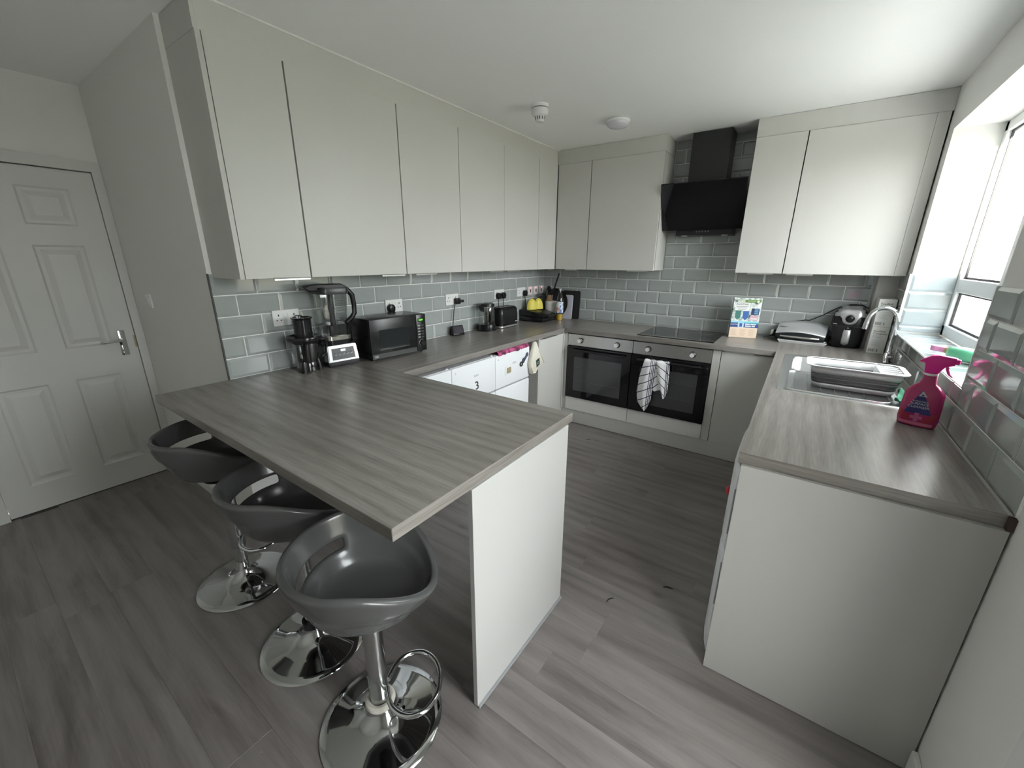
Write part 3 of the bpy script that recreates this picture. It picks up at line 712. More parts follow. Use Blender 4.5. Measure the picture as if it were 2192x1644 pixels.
# ================================================================== BAR STOOLS
def rimf(t):
    a = abs((math.degrees(t) + 180) % 360 - 180); q = min(1, max(0, (180 - a) / 95)); return q * q * (3 - 2 * q) * (.92 + .08 * min(1, a / 90))
def make_stool(x, y, zs, rz, label, ring=None, sticker=False):
    s = thing('bar_stool', label, 'bar stool', (x, y, 0), rz, 'grey moulded bar stools at the breakfast bar')
    bm = new(); lathe(bm, [(0, .001), (.198, .001), (.2, .004), (.197, .008), (.17, .0125), (.12, .020), (.08, .031), (.052, .048), (.038, .068), (.034, .082), (.0, .082)], 48)
    obj('base', bm, mat('base_chrome', (.52, .53, .53), .06, 1.), s, True, 60)
    slv = zs - .40
    bm = new(); lathe(bm, [(.0, .06), (.0245, .06), (.0245, zs - .02), (0, zs - .02)], 24); obj('pole', bm, CHROME, s, True)
    bm = new(); lathe(bm, [(.026, slv), (.0305, slv), (.0305, zs + .004), (.026, zs + .004)], 28); sl = obj('sleeve', bm, mat('satin_chrome', (.55, .56, .56), .18, 1.), s, True)
    z = slv + .055
    pth = [(-.028, -.012), (-.05, -.07), (-.095, -.105), (-.15, -.10), (-.19, -.055), (-.20, 0), (-.19, .055), (-.15, .10), (-.095, .105), (-.05, .07), (-.028, .012)]
    bm = new(); P2 = []
    for i in range(len(pth) - 1):
        a = pth[max(i-1, 0)]; b = pth[i]; c = pth[i+1]; d = pth[min(i+2, len(pth)-1)]
        for k in range(4):
            t = k / 4
            P2.append(tuple(.5 * (2*b[q] + (c[q]-a[q])*t + (2*a[q]-5*b[q]+4*c[q]-d[q])*t*t + (3*b[q]-a[q]-3*c[q]+d[q])*t**3) for q in (0, 1)) + (z - .012 * min(1, abs(b[0]) / .2),))
    P2.append((pth[-1][0], pth[-1][1], z)); P2[0] = (pth[0][0], pth[0][1], z)
    tube(bm, P2, .0085, 10); obj('foot_ring', bm, CHROME, s, True, 60)
    # seat shell : back of the shell towards local +x
    rows = [(0, 0), (.2, .0), (.4, .01), (.55, .04), (.66, .10), (.74, .19), (.79, .32), (.835, .45), (.87, .52), (.90, .59), (.925, .67), (.955, .79), (.98, .90), (1.0, 1.0)]
    n = 64; R0 = .218; bm = new(); grid = []
    for (rf, zf) in rows[1:]:
        ring_v = []
        for k in range(n):
            t = 2 * PI * k / n; w_ = rimf(t)
            hh = .072 + .138 * w_
            rr = R0 * rf * (1 + .03 * w_ * zf)
            ring_v.append(bm.verts.new((rr * math.cos(t), rr * math.sin(t) * .98, zs + hh * zf)))
        grid.append(ring_v)
    cen = bm.verts.new((0, 0, zs))
    for k in range(n): bm.faces.new((cen, grid[0][k], grid[0][(k+1) % n]))
    for i in range(len(grid) - 1):
        for k in range(n):
            t = (k + .5) / n * 360; t = t if t < 180 else t - 360
            if 6 <= i <= 7 and abs(t) < 54: continue
            bm.faces.new((grid[i][k], grid[i][(k+1) % n], grid[i+1][(k+1) % n], grid[i+1][k]))
    st = obj('seat', bm, GREYS, s, True, 180)
    so = st.modifiers.new('thick', 'SOLIDIFY'); so.thickness = .024; so.offset = -1
    be = st.modifiers.new('sub', 'SUBSURF'); be.levels = 1; be.render_levels = 2
    bm = new(); lathe(bm, [(0, zs - .034), (.06, zs - .034), (.075, zs - .026), (.075, zs - .02), (0, zs - .02)], 24); obj('mount_plate', bm, BLACK, s)
    bm = new(); tube(bm, [(-.03, -.035, zs - .03), (-.055, -.06, zs - .045), (-.07, -.08, zs - .075)], [.005, .006, .006], 8)
    sphere(bm, (-.073, -.085, zs - .095), .022, 12, 8, (.45, .75, 1.2)); obj('lever', bm, mat('grey_lever', (.12, .12, .12), .35), s, True)
    if ring == 'white':
        bm = new(); tube(bm, [(.037 * math.cos(2*PI*k/24), .037 * math.sin(2*PI*k/24), .094) for k in range(24)], .0125, 10, True); obj('buffer_ring', bm, mat('foam_ring', (.58, .56, .50), .8), s, True)
    if ring == 'black':
        bm = new(); lathe(bm, [(.026, .083), (.037, .083), (.037, .112), (.026, .112)], 24); obj('buffer_ring', bm, BLACK, s, True)
    if sticker:
        k0 = [(R0 * 1.022 * math.cos(t), R0 * 1.0 * math.sin(t), zs + .072 + .138 * rimf(t) + .0015) for t in (R(-62), R(-48))]
        bm = new(); a, b = Vector(k0[0]), Vector(k0[1]); inn = Vector((-a.x, -a.y, 0)).normalized() * .022
        v = [bm.verts.new(p) for p in (a, b, b + inn, a + inn)]; bm.faces.new(v); v2 = [bm.verts.new(p + Vector((0, 0, .0006))) for p in (a, b, b + inn, a + inn)]; bm.faces.new(v2[::-1])
        obj('sticker', bm, mat('pink_white_label', (.75, .55, .55), .5), s)
    return s
make_stool(1.407, -3.364, .505, R(222), 'grey bar stool nearest the camera, under the corner of the breakfast bar', 'white')
make_stool(.93, -3.331, .565, R(222), 'middle grey bar stool, with a small label on its rim', 'black', True)
make_stool(.342, -3.346, .60, R(222), 'grey bar stool closest to the panelled door')

# ================================================================== CEILING FITTINGS, SWITCH
sd = thing('smoke_detector', 'white smoke detector with slotted dome on the ceiling', 'smoke detector', (.755, -1.375, ZC))
bm = new(); lathe(bm, [(.0, -.0005), (.056, -.0005), (.056, -.012), (.052, -.018), (0, -.018)], 32); obj('base', bm, UPVC, sd, True)
bm = new(); lathe(bm, [(.046, -.018), (.046, -.024)], 32); obj('shadow_gap', bm, mat('grey_slot', (.12, .12, .12), .6), sd)
bm = new(); lathe(bm, [(0, -.024), (.052, -.024), (.0535, -.03), (.053, -.05), (.047, -.06), (.034, -.065), (.0, -.065)], 32); obj('body', bm, UPVC, sd, True)
bm = new(); lathe(bm, [(.033, -.064), (.031, -.085), (.022, -.096), (0, -.098)], 24); dm = obj('dome', bm, UPVC, sd, True)
for k in range(12):
    t = 2 * PI * k / 12; u, v = Vector((math.cos(t), math.sin(t), 0)), Vector((-math.sin(t), math.cos(t), 0))
    bm = new(); a = u * .0335; vs = [a + v * .0028 + Vector((0, 0, -.068)), a - v * .0028 + Vector((0, 0, -.068)), u * .0315 - v * .0025 + Vector((0, 0, -.086)), u * .0315 + v * .0025 + Vector((0, 0, -.086))]
    f0 = [bm.verts.new(q) for q in vs]; f1 = [bm.verts.new(q - u * .004) for q in vs]
    bm.faces.new(f0); bm.faces.new(f1[::-1])
    for i in range(4): bm.faces.new((f0[i], f1[i], f1[(i+1) % 4], f0[(i+1) % 4]))
    obj('slot', bm, BLACKM, dm)
cl = thing('ceiling_light', 'flat round white ceiling light, switched off', 'ceiling light', (1.066, -.835, ZC))
bm = new(); lathe(bm, [(0, -.0005), (.070, -.0005), (.078, -.008), (.084, -.012), (.084, -.022), (.078, -.026), (0, -.026)], 40); obj('base', bm, UPVC, cl, True)
bm = new(); lathe(bm, [(.077, -.024), (.074, -.040), (.062, -.050), (.035, -.056), (0, -.058)], 40); obj('diffuser', bm, mat('opal_diffuser', (.62, .62, .68), .25), cl, True)
sw = thing('light_switch', 'white light switch on the return wall beside the door', 'switch', (-.965, YC, 1.252))
bx('plate', UPVC, sw, -.043, .043, -.009, 0, -.043, .043, .003, 2); bx('rocker', UPVC, sw, -.013, .013, -.013, -.008, -.02, .02, .002)

# ================================================================== SOCKETS AND PLUGS (left wall faces +x)
SOCK = mat('socket_white', (.80, .80, .79), .3); HOLE = mat('socket_hole', (.01, .01, .01), .8)
def socket(y, lab):
    s = thing('wall_socket', lab, 'socket', (.0075, y, 1.195), 0, 'white double wall sockets')
    bx('plate', SOCK, s, 0, .009, -.073, .073, -.043, .043, .003, 2)
    for q in (-.012, .012): bx('rocker', SOCK, s, .008, .012, q - .007, q + .007, .008, .028, .0015)
    for q in (-.042, .042):
        bm = new(); box(bm, .0085, .0094, q - .003, q + .003, .010, .020); box(bm, .0085, .0094, q - .014, q - .007, -.014, -.009); box(bm, .0085, .0094, q + .007, q + .014, -.014, -.009); obj('pin_hole', bm, HOLE, s)
    return s
socket(-2.798, 'white double socket behind the food processor bowl'); socket(-2.054, 'white double socket above the microwave'); socket(-1.469, 'white double socket above the small black display')
socket(-.831, 'white double socket with two plugs above the toaster'); socket(-.462, 'white double socket next to the red-lit switches')
for i, y in enumerate((-.295, -.187, -.078)):
    s = thing('cooker_switch', ['white switch with a red lit rocker, leftmost of three by the corner', 'white switch with a red lit rocker, middle of three by the corner', 'white switch with a red lit rocker, nearest the corner'][i], 'switch', (.0075, y, 1.197), 0, 'red-lit fused switches')
    bx('plate', mat('switch_pinkish', (.78, .72, .72), .3), s, 0, .009, -.043, .043, -.043, .043, .003, 2)
    bx('rocker', mat('red_rocker', (.10, .004, .01), .4), s, .008, .014, -.007, .007, -.018, .014, .002)
    bm = new(); tube(bm, [(.0085, 0, .028), (.0115, 0, .028)], .005, 10); obj('neon', bm, mat('neon_lamp', (.9, .2, .2), .4, emit=(1, .25, .25), es=2.5), s)
def plug(y, z, lab, cable=None, side=False):
    p = thing('plug', lab, 'plug', (.0165, y, z), 0, 'black mains plugs')
    bm = new()
    if side: box(bm, .0, .034, -.028, .022, -.022, .026, .006, 2); box(bm, .012, .034, .02, .062, -.012, .010, .004, 2)
    else: prism(bm, [(-.017, -.030), (.017, -.030), (.025, -.008), (.025, .010), (.012, .026), (-.012, .026), (-.025, .010), (-.025, -.008)], .0, .034, 'x', .005, 2)
    obj('body', bm, BLACK, p, True)
    if cable:
        bm = new(); tube(bm, [Vector(q) - Vector((.0165, y, z)) for q in cable], .0032, 8); obj('cable', bm, BLACK, p, True)
    return p
plug(-2.742, 1.178, 'black plug in the socket behind the food processor bowl', [(.03, -2.742, 1.16), (.03, -2.74, 1.10), (.02, -2.72, .97), (.02, -2.70, .92)])
plug(-2.096, 1.183, 'large black plug in the socket above the microwave', [(.03, -2.096, 1.165), (.03, -2.09, 1.10), (.03, -2.08, .95)])
plug(-1.425, 1.178, 'black adaptor plug in the socket above the small display', [(.02, -1.44, 1.16), (.03, -1.47, 1.10), (.035, -1.49, 1.0), (.04, -1.497, .935)], True)
plug(-.866, 1.185, 'left of the two black plugs above the toaster', [(.03, -.866, 1.165), (.035, -.868, 1.09), (.03, -.87, 1.0), (.03, -.90, .93)])
plug(-.790, 1.185, 'right of the two black plugs above the toaster', [(.03, -.790, 1.165), (.035, -.788, 1.09), (.03, -.79, 1.0), (.03, -.80, .93)])
plug(-.418, 1.183, 'black plug next to the red-lit switches, feeding the black grill', [(.03, -.418, 1.165), (.035, -.415, 1.09), (.04, -.405, 1.0), (.045, -.40, .95)])

# ================================================================== LEFT WORKTOP
# microwave
mw = thing('microwave', 'black microwave oven with a green clock on the left worktop', 'microwave', (.195, -2.25, H), R(-4.4))
bx('case', BLACK, mw, -.105, .092, -.207, .207, .012, .255, .006, 2, True)
fd = bx('door', BLACK, mw, .0925, .108, -.207, .128, .012, .253, .004, 2, True)
bx('window', DARKG, fd, .1078, .1086, -.148, .072, .062, .187)
bx('bottom_strip', mat('dark_grey_strip', (.05, .052, .053), .35), fd, .1076, .1084, -.203, .124, .014, .044)
bx('maker_mark', mat('mark_grey', (.25, .25, .25), .4), fd, .1083, .1088, -.190, -.165, .022, .036)
pnl = bx('control_panel', BLACK, mw, .0925, .108, .1295, .207, .012, .253, .004, 2, True)
bx('display', mat('display_dark', (.005, .02, .006), .2), pnl, .1078, .1085, .143, .187, .206, .228)
text('clock_digits', '12:59', .0155, (.1088, .165, .217), Y_, Z_, mat('green_led', (.2, 1, .1), .4, emit=(.30, 1, .15), es=1.6), pnl, ext=.0002)
for r_ in range(5):
    for c_, m_ in ((.150, SILVER), (.178, mat('faint_grey', (.06, .06, .06), .4))):
        bx('button', m_, pnl, .1078, .1092, c_ - .010, c_ + .010, .176 - r_ * .019, .186 - r_ * .019, .001)
bm = new(); tube(bm, [(.108, .168, .068), (.122, .168, .068)], [.019, .017], 24); obj('dial', bm, BLACK, pnl, True)
bm = new(); tube(bm, [(.109, .168 + .021 * math.cos(R(a)), .068 + .021 * math.sin(R(a))) for a in range(60, 241, 15)], .0011, 6); obj('dial_arc', bm, SILVER, pnl)
for a in (-.08, .07):
    for b in (-.18, .18):
        bm = new(); tube(bm, [(a, b, .0005), (a, b, .013)], .012, 10); obj('foot', bm, BLACK, mw)
# blender
bl = thing('blender', 'tall blender with clear jug and silver push-button base', 'blender', (.13, -2.595, H), R(-7))
bm = new(); loft(bm, [[(.088, -.092, .003), (.088, .092, .003), (-.085, .088, .003), (-.085, -.088, .003)], [(.090, -.092, .03), (.090, .092, .03), (-.085, .088, .03), (-.085, -.088, .03)], [(.075, -.082, .118), (.075, .082, .118), (-.08, .08, .118), (-.08, -.08, .118)]])
bmesh.ops.bevel(bm, geom=list(bm.edges), offset=.006, segments=2, affect='EDGES'); obj('base', bm, BLACK, bl, True)
bm = new(); loft(bm, [[(.0925, -.091, .028), (.0925, .091, .028), (.03, .093, .028), (.03, -.093, .028)], [(.0775, -.0845, .122), (.0775, .0845, .122), (.03, .0865, .122), (.03, -.0865, .122)]]); bmesh.ops.bevel(bm, geom=list(bm.edges), offset=.004, segments=2, affect='EDGES')
fp = obj('silver_housing', bm, SILVER, bl, True)
def onp(u, v, off=.001): # point on the sloped control face: u across (y), v height
    t = (v - .028) / .094; return (.0925 - .015 * t + off, u, v)
bm = new(); V = [onp(-.068, .042), onp(.068, .042), onp(.066, .107), onp(-.066, .107)]; V0 = [onp(-.068, .042, -.004), onp(.068, .042, -.004), onp(.066, .107, -.004), onp(-.066, .107, -.004)]; loft(bm, [V0, V]); cpn = obj('control_panel', bm, mat('dark_grey_panel', (.035, .037, .04), .3), fp)
for k in range(5):
    u = -.046 + k * .023; bm = new(); tube(bm, [Vector(onp(u, .075, .002)) + Vector((0, .0065 * math.cos(2*PI*q/16), .0065 * math.sin(2*PI*q/16))) for q in range(16)], .001, 5, True); obj('button_ring', bm, SILVER, cpn)
bm = new(); loft(bm, [[onp(-.014, .088, .0005), onp(.014, .088, .0005), onp(.014, .1, .0005), onp(-.014, .1, .0005)], [onp(-.014, .088, .0022), onp(.014, .088, .0022), onp(.014, .1, .0022), onp(-.014, .1, .0022)]]); obj('display', bm, SILVER, cpn)
bm = new(); tube(bm, [onp(-.05, .057, .0012), onp(.05, .057, .0012)], .0007, 5); obj('panel_line', bm, SILVER, cpn)
bm = new(); loft(bm, [[(q[0], q[1], z) for q in rrect(-.07, .066, -.07, .07, .03)] for z in (.119, .150)]); obj('neck', bm, BLACK, bl, True)
bm = new(); loft(bm, [[(q[0], q[1], z) for q in rrect(-.073, .070, -.073, .073, .028)] for z in (.151, .172)]); obj('collar', bm, mat('polished_band', (.66, .64, .58), .18, .9), bl, True)
def jug(z0, a, z1, b): return [[(q[0], q[1], z0) for q in rrect(-a, a - .003, -a, a, a * .35)], [(q[0], q[1], z1) for q in rrect(-b, b - .003, -b, b, b * .30)]]
bm = new(); loft(bm, jug(.173, .062, .24, .064)); obj('jug_foot', bm, SMOKE, bl, True)
bm = new(); loft(bm, jug(.24, .063, .415, .074), cap0=False, cap1=False); jg = obj('jug', bm, JUG, bl, True)
bm = new()
for k in range(10): box(bm, .0715 - .006 + .008 * k / 10, .0722 - .005 + .008 * k / 10, .005 + (.0 if k % 3 else -.012), .038, .262 + .0135 * k, .2632 + .0135 * k)
obj('measure_marks', bm, INK, jg)
bm = new(); lathe(bm, [(0, .2), (.012, .2), (.016, .25), (.013, .3), (.02, .33), (.012, .36), (.013, .42), (0, .42)], 14); obj('blade_shaft', bm, mat('smoke_grey', (.05, .052, .055), .3), bl, True)
bm = new(); box(bm, .045, .067, -.05, -.028, .174, .235, .006, 2); obj('lock_tab', bm, BLACKM, bl, True)
bm = new(); loft(bm, [[(q[0], q[1], z) for q in rrect(-b, b, -b, b + .004, .03)] for z, b in ((.408, .078), (.432, .080), (.445, .076))]); ld_ = obj('lid', bm, mat('lid_grey', (.03, .031, .032), .3), bl, True)
bm = new(); prism(bm, [(-.155, .448), (-.13, .43), (-.08, .425), (.085, .425), (.11, .418), (.1, .44), (.06, .462), (-.06, .464), (-.12, .460)], -.032, .032, 'x', .004); h_ = obj('lid_handle', bm, BLACK, ld_, True)
bm = new(); tube(bm, [(.02, .072, .425), (.02, .10, .42), (.02, .122, .395), (.02, .128, .34), (.02, .126, .29), (.02, .105, .262), (.02, .068, .235)], [.012, .013, .012, .011, .011, .012, .012], 12, flat=1.3); obj('handle', bm, BLACK, bl, True)
# food processor bowl
fpb = thing('food_processor_bowl', 'smoky food processor bowl with feed chute beside the blender', 'processor bowl', (.155, -2.79, H))
for a in (-50, 70, 190):
    bm = new(); u = Vector((math.cos(R(a)), math.sin(R(a)), 0)); tube(bm, [u * .058 + Vector((0, 0, .0005)), u * .056 + Vector((0, 0, .03)), u * .052 + Vector((0, 0, .062))], [.015, .014, .009], 10); obj('foot', bm, BLACK, fpb, True)
bm = new(); lathe(bm, [(.0, .008), (.055, .008), (.056, .05), (.052, .058), (.056, .075), (.062, .11), (.068, .165)], 32); obj('bowl', bm, SMOKE, fpb, True)
bm = new(); lathe(bm, [(0, .05), (.022, .05), (.018, .15), (0, .16)], 16); obj('spindle', bm, BLACK, fpb, True)
bm = new(); lathe(bm, [(0, .186), (.07, .188), (.088, .196), (.09, .19), (.088, .178), (.074, .164), (.07, .160), (0, .162)], 36); obj('lid', bm, mat('smoke_black', (.016, .017, .018), .15), fpb, True)
bm = new(); lathe(bm, [(.044, .188), (.046, .285), (.054, .294), (.054, .298), (.044, .298), (.040, .28), (.039, .19)], 28); obj('feed_chute', bm, mat('smoke_black', (.016, .017, .018), .15), fpb, True)
bm = new(); lathe(bm, [(0, .19), (.033, .19), (.034, .29), (.0, .292)], 20, (.004, 0, 0)); obj('pusher', bm, BLACK, fpb, True)
bm = new(); tube(bm, [(.02, .07, .17), (.02, .10, .165), (.02, .112, .14), (.02, .108, .09), (.02, .075, .07)], [.011, .012, .011, .010, .010], 10); obj('handle', bm, BLACK, fpb, True)
bm = new(); tube(bm, [(0, .05, .19), (0, .065, .235)], .004, 8); obj('lock_pin', bm, BLACK, fpb)
# small display
ds = thing('smart_display', 'small black tilted display on the worktop by the socket', 'display', (.068, -1.475, H), R(-12))
bm = new(); prism(bm, [(-.018, .0008), (.022, .0008), (.024, .012), (-.004, .078), (-.012, .078), (-.014, .02)], -.055, .055, 'y', .003, 2); b_ = obj('body', bm, BLACK, ds, True)
bm = new(); loft(bm, [[(.0215, -.046, .020), (.0215, .046, .020), (-.0015, .046, .073), (-.0015, -.046, .073)], [(.0225, -.046, .0205), (.0225, .046, .0205), (-.0005, .046, .0735), (-.0005, -.046, .0735)]]); obj('screen', bm, mat('screen_glow', (.03, .03, .035), .15, emit=(.25, .22, .3), es=.05), b_)
bm = new(); tube(bm, [(.0245, -.015, .008), (.0245, .018, .008)], .0022, 6); obj('bottom_trim', bm, CHROME, b_)
bm = new(); lathe(bm, [(0, .0), (.026, .0), (.026, .03), (.018, .04), (0, .04)], 16, (-.04, -.02, .0005)); obj('rear_speaker', bm, BLACKM, ds, True)
# kettle
kt = thing('kettle', 'glass kettle with black lid and base left of the toaster', 'kettle', (.115, -1.145, H))
bm = new(); lathe(bm, [(0, .0008), (.083, .0008), (.083, .012), (.078, .018), (.078, .05), (.074, .058), (0, .058)], 32); obj('base', bm, BLACK, kt, True)
bm = new(); tube(bm, [(.079, -.015, .01), (.0835, .012, .01)], .004, 8); obj('switch_tab', bm, CHROME, kt)
bm = new(); lathe(bm, [(.074, .058), (.073, .10), (.070, .15), (.066, .20), (.064, .215)], 32); obj('glass_body', bm, JUG, kt, True)
bm = new(); lathe(bm, [(0, .225), (.05, .235), (.064, .232), (.067, .222), (.067, .21), (.06, .212), (0, .212)], 32); obj('lid', bm, BLACK, kt, True)
bm = new(); prism(bm, [(-.062, .222), (-.09, .218), (-.082, .205), (-.062, .165)], -.022, .022, 'x', .003); obj('spout', bm, BLACK, kt, True)
bm = new(); tube(bm, [(-.01, .06, .225), (-.012, .085, .222), (-.014, .102, .195), (-.014, .104, .13), (-.012, .095, .075), (-.01, .075, .045)], [.012, .013, .012, .011, .011, .012], 10); obj('handle', bm, BLACK, kt, True)
# toaster
to = thing('toaster', 'glossy black toaster with chrome foot band', 'toaster', (.115, -.893, H))
bm = new(); loft(bm, [[(q[0], q[1], z) for q in rrect(-.072 + i, .072 - i, -.138 + i, .138 - i, .035)] for z, i in ((.022, .002), (.04, .0), (.12, .0), (.165, .004), (.180, .012), (.187, .024))]); obj('body', bm, BLACK, to, True, 50)
bm = new(); loft(bm, [[(q[0], q[1], z) for q in rrect(-.071, .071, -.137, .137, .035)] for z in (.008, .0215)]); obj('chrome_band', bm, mat('band_chrome', (.75, .75, .73), .28, .8), to, True)
bm = new(); loft(bm, [[(q[0], q[1], z) for q in rrect(-.066, .066, -.132, .132, .03)] for z in (.0008, .0075)]); obj('foot', bm, BLACKM, to)
bm = new(); loft(bm, [[(q[0], q[1], z) for q in rrect(-.045, .045, -.112, .112, .018)] for z in (.186, .1885)]); tp = obj('top_plate', bm, mat('top_chrome', (.5, .5, .49), .2, 1.), to, True)
for q in (-.018, .018): bx('bread_slot', HOLE, tp, q - .011, q + .011, -.095, .095, .1882, .1890)
bx('maker_mark', mat('mark_silver', (.7, .7, .7), .3), to, .0718, .0726, .078, .108, .046, .052)
bx('lever', BLACK, to, -.012, .012, .137, .155, .11, .122, .003)
# black contact grill with two yellow egg cups on top
gb = thing('contact_grill', 'black contact grill holding two yellow silicone mitts', 'grill', (.165, -.365, H))
bm = new(); prism(bm, [(-.145, .004), (.125, .004), (.135, .02), (.130, .045), (-.145, .052)], -.128, .128, 'y', .005, 2); obj('base', bm, BLACK, gb, True)
bm = new(); prism(bm, [(-.15, .055), (.125, .048), (.145, .055), (.13, .070), (.02, .100), (-.10, .118), (-.15, .112)], -.130, .130, 'y', .006, 2); l_ = obj('lid', bm, BLACK, gb, True)
bm = new(); tube(bm, [(.12, -.09, .062), (.158, -.085, .060), (.162, 0, .060), (.158, .085, .060), (.12, .09, .062)], .011, 10); obj('handle', bm, BLACK, l_, True)
for a in (-.1, .1):
    for b in (-.1, .1):
        bm = new(); tube(bm, [(a, b, .0005), (a, b, .006)], .01, 10); obj('foot', bm, BLACKM, gb)
YEL = mat('yellow_silicone', (.72, .62, .10), .45)
for i, (xx, yy, rz, lab) in enumerate(((.115, -.415, R(-30), 'yellow silicone mitt standing on the grill, the one nearer the toaster'), (.135, -.325, R(-30), 'yellow silicone mitt standing on the grill, the one nearer the utensil pot'))):
    m_ = thing('silicone_mitt', lab, 'oven mitt', (xx, yy, H + .112), rz, 'yellow silicone mitts')
    bm = new(); n = 12
    for sgn in (-1, 1):
        pts = []
    rings = []
    for k in range(n + 1):
        t = k / n; w_ = .052 * math.sqrt(max(0, 1 - t ** 2.2)) + .002; d_ = .026 * math.sqrt(max(0, 1 - t ** 2.6)) + .001
        rings.append([(d_ * math.cos(2*PI*q/24) * (1 if abs(math.sin(2*PI*q/24)) > .1 else 1), w_ * math.sin(2*PI*q/24), .105 * t) for q in range(24)])
    loft(bm, rings); obj('body', bm, YEL, m_, True, 60)
    bm = new(); tube(bm, [(.003, -.053 * math.sqrt(max(0, 1 - abs(t) ** 2.2)) * (1), .106 * abs(t)) if False else (.0, .0545 * math.cos(a), .106 * math.sin(a) ** .95 if math.sin(a) > 0 else 0) for a in [PI * q / 20 for q in range(21)] for t in (0,)], .003, 6); obj('piping', bm, YEL, m_, True)
# utensil pot
ut = thing('utensil_pot', 'white ceramic utensil pot in the corner', 'pot', (.185, -.155, H))
bm = new(); lathe(bm, [(0, .0008), (.05, .0008), (.054, .01), (.058, .18), (.056, .183), (.053, .18), (.05, .02), (0, .02)], 28); obj('body', bm, mat('white_ceramic', (.74, .73, .70), .3), ut, True)
def utensil(name, lab, pts, r, m, head=None, hm=None):
    u = thing(name, lab, 'utensil', pts[0], 0, 'utensils in the white pot'); o0 = Vector(pts[0])
    bm = new(); tube(bm, [Vector(q) - o0 for q in pts], r, 8); obj('handle', bm, m, u, True)
    if head: obj('head', head(o0), hm or m, u, True)
    return u
zb = H + .03
def disc_head(c, rx, ry, rz_, tilt=0):
    def f(o0):
        bm = new(); sphere(bm, (0, 0, 0), 1, 14, 8); bmesh.ops.scale(bm, vec=(rx, ry, rz_), verts=bm.verts); bmesh.ops.rotate(bm, cent=(0, 0, 0), matrix=Matrix.Rotation(tilt, 3, 'X'), verts=bm.verts); bmesh.ops.translate(bm, vec=Vector(c) - o0, verts=bm.verts); return bm
    return f
utensil('spatula', 'long black and grey handled spatula leaning out of the pot', [(.19, -.17, zb), (.215, -.185, H + .25)], .006, SILVER)
u_ = bpy.data.objects['spatula']; bm = new(); tube(bm, [(.025, -.015, .22), (.095, -.01, .435)], [.009, .007], 8); obj('grip', bm, BLACK, u_, True)
utensil('wooden_spatula', 'wooden spatula standing in the utensil pot', [(.18, -.175, zb), (.175, -.19, H + .19)], .006, mat('beech', (.42, .25, .14), .6), lambda o0: box(new(), -.028, .028, -.022, -.015, .14, .215, .004, 2))
utensil('ladle', 'black ladle hooked over the edge of the utensil pot', [(.165, -.15, zb), (.145, -.19, H + .19), (.12, -.235, H + .235)], .005, BLACK, disc_head((.115, -.25, H + .21), .034, .03, .024))
utensil('slotted_spoon', 'black slotted spoon standing in the utensil pot', [(.17, -.14, zb), (.15, -.14, H + .28)], .005, BLACK, disc_head((.148, -.14, H + .29), .030, .008, .045, .1))
utensil('kitchen_tongs', 'dark kitchen tongs standing in the utensil pot', [(.17, -.165, zb), (.155, -.20, H + .31)], .006, BLACKM, disc_head((.158, -.19, H + .25), .012, .026, .05, .2))
utensil('masher', 'grey potato masher standing in the utensil pot', [(.20, -.15, zb), (.18, -.17, H + .25)], .006, BLACKM, disc_head((.178, -.17, H + .245), .03, .02, .03))
# bottle
bt = thing('squeeze_bottle', 'clear bottle with blue label and yellow liquid beside the grill', 'bottle', (.318, -.205, H))
bm = new(); lathe(bm, [(0, .0008), (.032, .0008), (.036, .006), (.036, .062), (0, .062)], 24); obj('liquid', bm, mat('yellow_liquid', (.75, .48, .03), .25), bt, True)
bm = new(); lathe(bm, [(.037, .002), (.0375, .19), (.036, .205), (.026, .245), (.014, .275), (.012, .30)], 24); obj('bottle_body', bm, JUG, bt, True)
bm = new(); lathe(bm, [(.0382, .075), (.0382, .185)], 24); lb = obj('label', bm, None, bt, True)
m = mat('bottle_label', (.62, .68, .75), .5); N, L = nodes(m)
vo = N.new('ShaderNodeTexVoronoi'); vo.inputs['Scale'].default_value = 55; tcn = N.new('ShaderNodeTexCoord'); L.new(tcn.outputs['Object'], vo.inputs['Vector'])
rp_ = N.new('ShaderNodeValToRGB'); rp_.color_ramp.interpolation = 'CONSTANT'; e = rp_.color_ramp.elements; e[0].color = (.70, .73, .78, 1); e[1].position = .55; e[1].color = (.10, .2, .5, 1); x_ = e.new(.8); x_.color = (.6, .3, .3, 1)
L.new(vo.outputs['Color'], rp_.inputs['Fac']); L.new(rp_.outputs['Color'], N['Principled BSDF'].inputs['Base Color']); lb.data.materials.append(m)
bm = new(); lathe(bm, [(.013, .298), (.0135, .318), (0, .318)], 16); obj('cap', bm, mat('clear_cap', (.5, .5, .5), .3), bt, True)
# round tray, boards leaning on the back wall
def lean(name, lab, cat, x, ybase, w_, h_, t_, r_, m_, ang):
    b = thing(name, lab, cat, (x, ybase, H))
    bm = new(); loft(bm, [[(q[0], yy, q[1]) for q in rrect(-w_ / 2, w_ / 2, .0, h_, r_)] for yy in (0, t_)]); bmesh.ops.bevel(bm, geom=[e for e in bm.edges if e.calc_face_angle(0) > 1], offset=.002, segments=2, affect='EDGES')
    o = obj('board', bm, m_, b, True); b.rotation_euler = (-ang, 0, 0); return b
lean('chopping_board', 'black chopping board leaning against the back wall tiles', 'chopping board', .352, -.032, .20, .288, .012, .018, BLACKM, R(3.5))
lean('chopping_board', 'small white chopping board leaning in front of the black board', 'chopping board', .318, -.070, .135, .245, .012, .014, mat('white_board', (.60, .60, .68), .5), R(5))
tr = thing('round_tray', 'round black tray standing in the corner behind the utensil pot', 'tray', (.20, -.088, H + .155)); tr.rotation_euler = (R(84), 0, 0)
